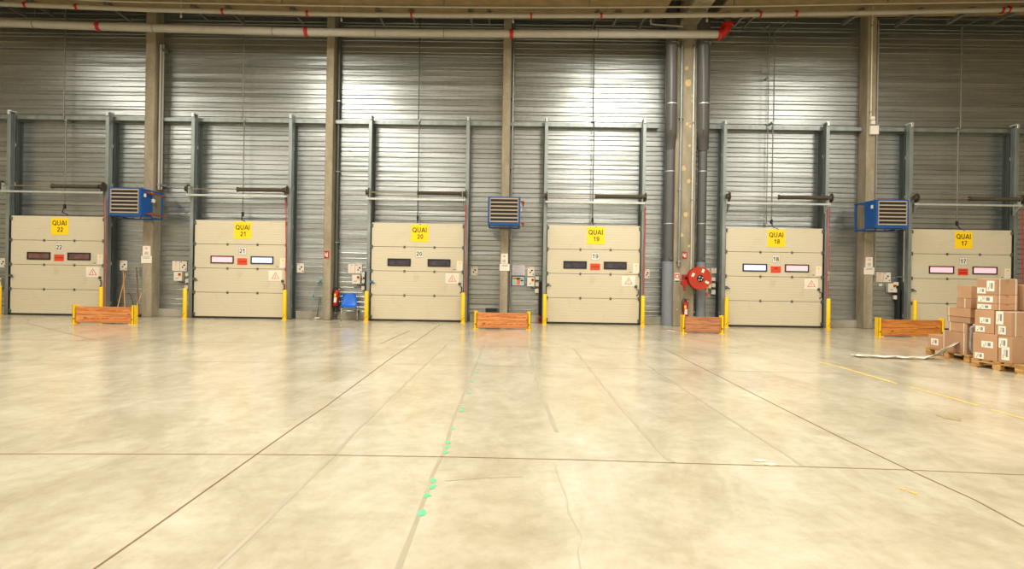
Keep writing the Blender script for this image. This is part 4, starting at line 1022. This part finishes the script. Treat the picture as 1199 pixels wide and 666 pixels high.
# wrapped grey bundle between the piles
base=Matrix.Translation(p2.location)@Matrix.Rotation(rz,4,'Z'); c=base@Vector((.30,-1.17,g))
T=thing('plastic_wrapped_bundle','grey bundle wrapped in plastic between the two carton piles','bundle',c,rz=rz)
b=MB(); bmesh.ops.create_uvsphere(b.bm,u_segments=24,v_segments=16,radius=1)
for v in b.bm.verts:
    n_=1+.06*math.sin(9*v.co.x+4*v.co.z)+.05*math.sin(13*v.co.y+7*v.co.x)
    sgn=lambda q:math.copysign(abs(q)**.45,q)
    v.co=Vector((sgn(v.co.x)*.26*n_, sgn(v.co.y)*.045*n_, .29+sgn(v.co.z)*.285))
b.build('wrapped_body', M_BAG, T, True)
MB().tube([(-.2,0,.55),(-.05,-.03,.62),(.1,-.01,.57)],.02,8).build('twisted_end', M_FILM, T, True)
# trailing film
pt=[P3(1122,401.5,fl(1120,421).y-.06)]
k=[(1112,407.5,.24),(1104,412.5,.14),(1097,416,.07)]
for px,py,z in k: pt.append(fl(px,py,z))
for px,py in ((1089,419),(1080,419.8),(1068,419.6),(1056,419),(1045,418.6),(1032,418.4),(1018,417.8),(1008,417.0),(1001,417.2)): pt.append(fl(px,py,.014))
b=MB(); rows=[]
for i,q in enumerate(pt):
    t=(pt[min(i+1,len(pt)-1)]-pt[max(i-1,0)]).normalized(); s=Vector((-t.y,t.x,0)).normalized()
    wv=.07+.03*math.sin(i*2.3)+(.03 if i>6 else 0)
    up=Vector((0,0,.03 if i<5 else .0))
    rows.append([b.bm.verts.new(q+s*wv*f+up*f+Vector((0,0,.035*abs(math.sin(i*1.7+f*4))+ .002))) for f in (-1,-.5,0,.5,1)])
for a,c in zip(rows,rows[1:]):
    for j in range(4): b.bm.faces.new((a[j],a[j+1],c[j+1],c[j]))
o=b.build('plastic_film', M_FILM, None, True); so=o.modifiers.new('s','SOLIDIFY'); so.thickness=.003
tag(o,'crumpled white plastic film trailing from the rear pallet across the floor','plastic film'); origin(o,(pt[6].x,pt[6].y,0))

# ------------------------------------------------------------------ marks on the floor
def strip(name,pts,w,m,z=.0015,wvar=0.0):
    b=MB(); rows=[]
    P=[fl(*q) if not isinstance(q,Vector) else q for q in pts]; Q=[]
    for a,c in zip(P,P[1:]):
        n=max(1,int((c-a).length/.5))
        for j in range(n): Q.append(a+(c-a)*j/n)
    Q.append(P[-1])
    for i,q in enumerate(Q):
        t=(Q[min(i+1,len(Q)-1)]-Q[max(i-1,0)]).normalized(); s=Vector((-t.y,t.x,0))
        ww=w/2*(1+wvar*(random.random()-.5)); j=s*(wvar*w*.3*(random.random()-.5))
        rows.append([b.bm.verts.new(Vector((0,0,z))+q*1.0+j-s*ww-Vector((0,0,q.z))), b.bm.verts.new(Vector((0,0,z))+q+j+s*ww-Vector((0,0,q.z)))])
    for a,c in zip(rows,rows[1:]): b.bm.faces.new((a[0],a[1],c[1],c[0]))
    o=b.build(name,m,None,kind='structure'); return o
strip('floor_joint',[(20,730),(110.5,665.9),(166.3,627.1),(300.2,532),(345.2,500),(380,476.8),(455,421.3),(490,397.5),(515,380)],.015,M_JOINT)
strip('floor_joint',[(775,407),(830,434.5),(905,472.6),(980,510),(1064.6,550.2),(1143,586),(1199,616.3),(1290,661)],.015,M_JOINT)
strip('floor_joint',[(-150,531.5),(80,531.3),(300,532),(380,532.6),(530,535),(680,538.3),(790,542),(940,546.3),(1064.6,550.2),(1199,556),(1330,562)],.013,M_JOINT)
strip('floor_joint',[(-60,421),(220,423.3),(380,424.5),(565,428),(755,432),(980,437),(1260,448)],.016,M_SEAM)
strip('floor_joint',[(-20,397),(150,399.5),(450,402),(760,409)],.02,M_SEAM)
strip('floor_joint',[(30,378),(60,385.5),(113,398.5)],.02,mat('reddish_seam',(170,110,92),.6))
strip('floor_joint',[(446,402.3),(465,393.5),(480,387)],.03,mat('reddish_seam',(170,110,92),.6))
strip('floor_seam',[(522.6,403.8),(420,501.3),(380,543.8),(252.6,665.9),(200,716)],.03,M_SEAM,wvar=.5)
strip('floor_seam',[(566.4,405),(530,492.6),(520,530),(507.6,552.5),(487.6,610),(466,666),(445,720)],.028,M_SEAM,wvar=.5)
strip('floor_seam',[(617.7,405),(637.7,470),(652,506)],.05,M_SEAM,wvar=.5)
strip('floor_seam',[(672,408),(725,475),(780,536),(790,542)],.04,M_SEAM,wvar=.6)
strip('floor_seam',[(747.5,420),(830,475),(917.7,530),(940,546)],.035,M_SEAM,wvar=.5)
strip('floor_crack',[(650,545),(655,563),(664,583),(665,600),(682,628),(676,645),(680,666)],.004,M_SEAM,wvar=1)
strip('floor_crack',[(521,563),(560,560),(612,558)],.008,M_SEAM,wvar=1)
# green paint dabs along the middle seam
gp=[(564,412),(562.5,418),(559,432),(558,436),(553,446),(551,455),(549,460),(541.5,477),(541,481),(531,501.5),(525,518),(524,523),(521.5,530)]
for k,(px,py) in enumerate(gp+[(508,563),(507,570),(500,580.5),(494,601)]):
    q=fl(px,py); r=.022+.012*random.random(); b=MB(); pts=[]
    for j in range(9): a_=2*PI*j/9; rr=r*(.5+.8*random.random()); pts.append((q.x+rr*math.cos(a_),q.y+rr*1.6*math.sin(a_),.0025))
    v=[b.bm.verts.new(x) for x in pts]; b.bm.faces.new(v); b.build('floor_marking',M_GREENP,None,kind='structure')
strip('floor_marking',[(958,423.5),(985,430),(1050,449)],.05,M_FYEL,z=.002,wvar=.4)
strip('floor_marking',[(1066,453),(1120,467.5),(1145,475)],.05,M_FYEL,z=.002,wvar=.4)
strip('floor_marking',[(1160,479.5),(1199,490),(1260,507)],.045,M_FYEL,z=.002,wvar=.4)
strip('floor_marking',[(850,393),(870,399),(915,410)],.03,mat('nearly_gone_yellow',(214,196,138),.5),z=.002,wvar=.6)
strip('floor_marking',[(1054,571.5),(1060,574)],.03,mat('orange_paint',(244,176,84),.5),z=.003)
strip('floor_marking',[(1063,575),(1074,578.5)],.03,mat('orange_paint',(244,176,84),.5),z=.003)
strip('floor_marking',[(775,384.4),(782,385.2),(792,386.6),(800,388)],.05,M_FRED,z=.002)
strip('floor_marking',[(781,386.2),(790,388.2),(799,389.2)],.07,M_PAPER,z=.002)
def stain(px,py,rx,ry,c):
    q=fl(px,py); b=MB(); pts=[]
    for j in range(16): a_=2*PI*j/16; rr=.6+.6*random.random(); pts.append((q.x+rx*rr*math.cos(a_),q.y+ry*rr*math.sin(a_),.003))
    v=[b.bm.verts.new(x) for x in pts]; b.bm.faces.new(v); b.build('floor_stain',mat('floor_stain_%d_%d'%(c[0],c[1]),c,.6,var=.15,scale=8),None,kind='structure')
stain(1111,489,.09,.14,(156,140,104)); 
# small scraps
for px,py,lb in ((888,540,'thin pale wood splinter lying near the long floor joint'),(902,544.6,'small pale chip beside the splinter on the floor joint')):
    q=fl(px,py); T=thing('wood_scrap',lb,'scrap',(q.x,q.y,0)); MB().prism([(-.05,0,.002),(.0,-.02,.002),(.06,-.01,.002),(.04,.015,.002),(-.03,.02,.002)],(0,0,.008)).build('chip', M_PAPER, T)

# ------------------------------------------------------------------ light: the hall's ceiling lamps plus an added row for the doors
def lamp(x,y,z,p,sx=1.0,sy=1.0,col=(1,.945,.845)):
    l=bpy.data.lights.new('hall_and_fill_lamp','AREA'); l.shape='RECTANGLE'; l.size=sx; l.size_y=sy; l.energy=p; l.color=col
    o=bpy.data.objects.new('hall_and_fill_lamp',l); C.objects.link(o); o.location=(x,y,z)
for x,pw in ((-14.6,95),(-6.4,195),(3.4,235),(10.0,90)): lamp(x,-4.0,8.55,pw,2.4,.8)
for x,pw in ((-15,210),(-6.4,300),(3.4,320),(12,190)): lamp(x,-8.5,8.6,pw,1.6,1.0)  # added fill row, keeps the doors bright
for y in (-14,-20,-27):
    for x in (-15,-5,5,14): lamp(x,y,8.7,290,1.6,1.2)
w=bpy.data.worlds.new('world'); bpy.context.scene.world=w; w.use_nodes=True
w.node_tree.nodes['Background'].inputs[0].default_value=(1,.95,.85,1); w.node_tree.nodes['Background'].inputs[1].default_value=.2

# ------------------------------------------------------------------ camera
cam=bpy.data.cameras.new('camera'); co=bpy.data.objects.new('camera',cam); C.objects.link(co)
cam.sensor_width=36; cam.lens=36*F_PX/1199; cam.shift_y=(CY-333)/1199; cam.clip_end=200
Mx=Matrix((( R_.x,U_.x,-_f.x,CAM.x),(R_.y,U_.y,-_f.y,CAM.y),(R_.z,U_.z,-_f.z,CAM.z),(0,0,0,1)))
co.matrix_world=Mx
S=bpy.context.scene; S.camera=co
S.view_settings.view_transform='Standard'; S.view_settings.look='None'; S.view_settings.gamma=1; S.view_settings.exposure=0.58; S.view_settings.use_curve_mapping=False
S.cycles.max_bounces=8; S.cycles.diffuse_bounces=5; S.cycles.glossy_bounces=4; S.cycles.use_denoising=True; S.cycles.caustics_reflective=False; S.cycles.caustics_refractive=False
S.cycles.sample_clamp_indirect=6
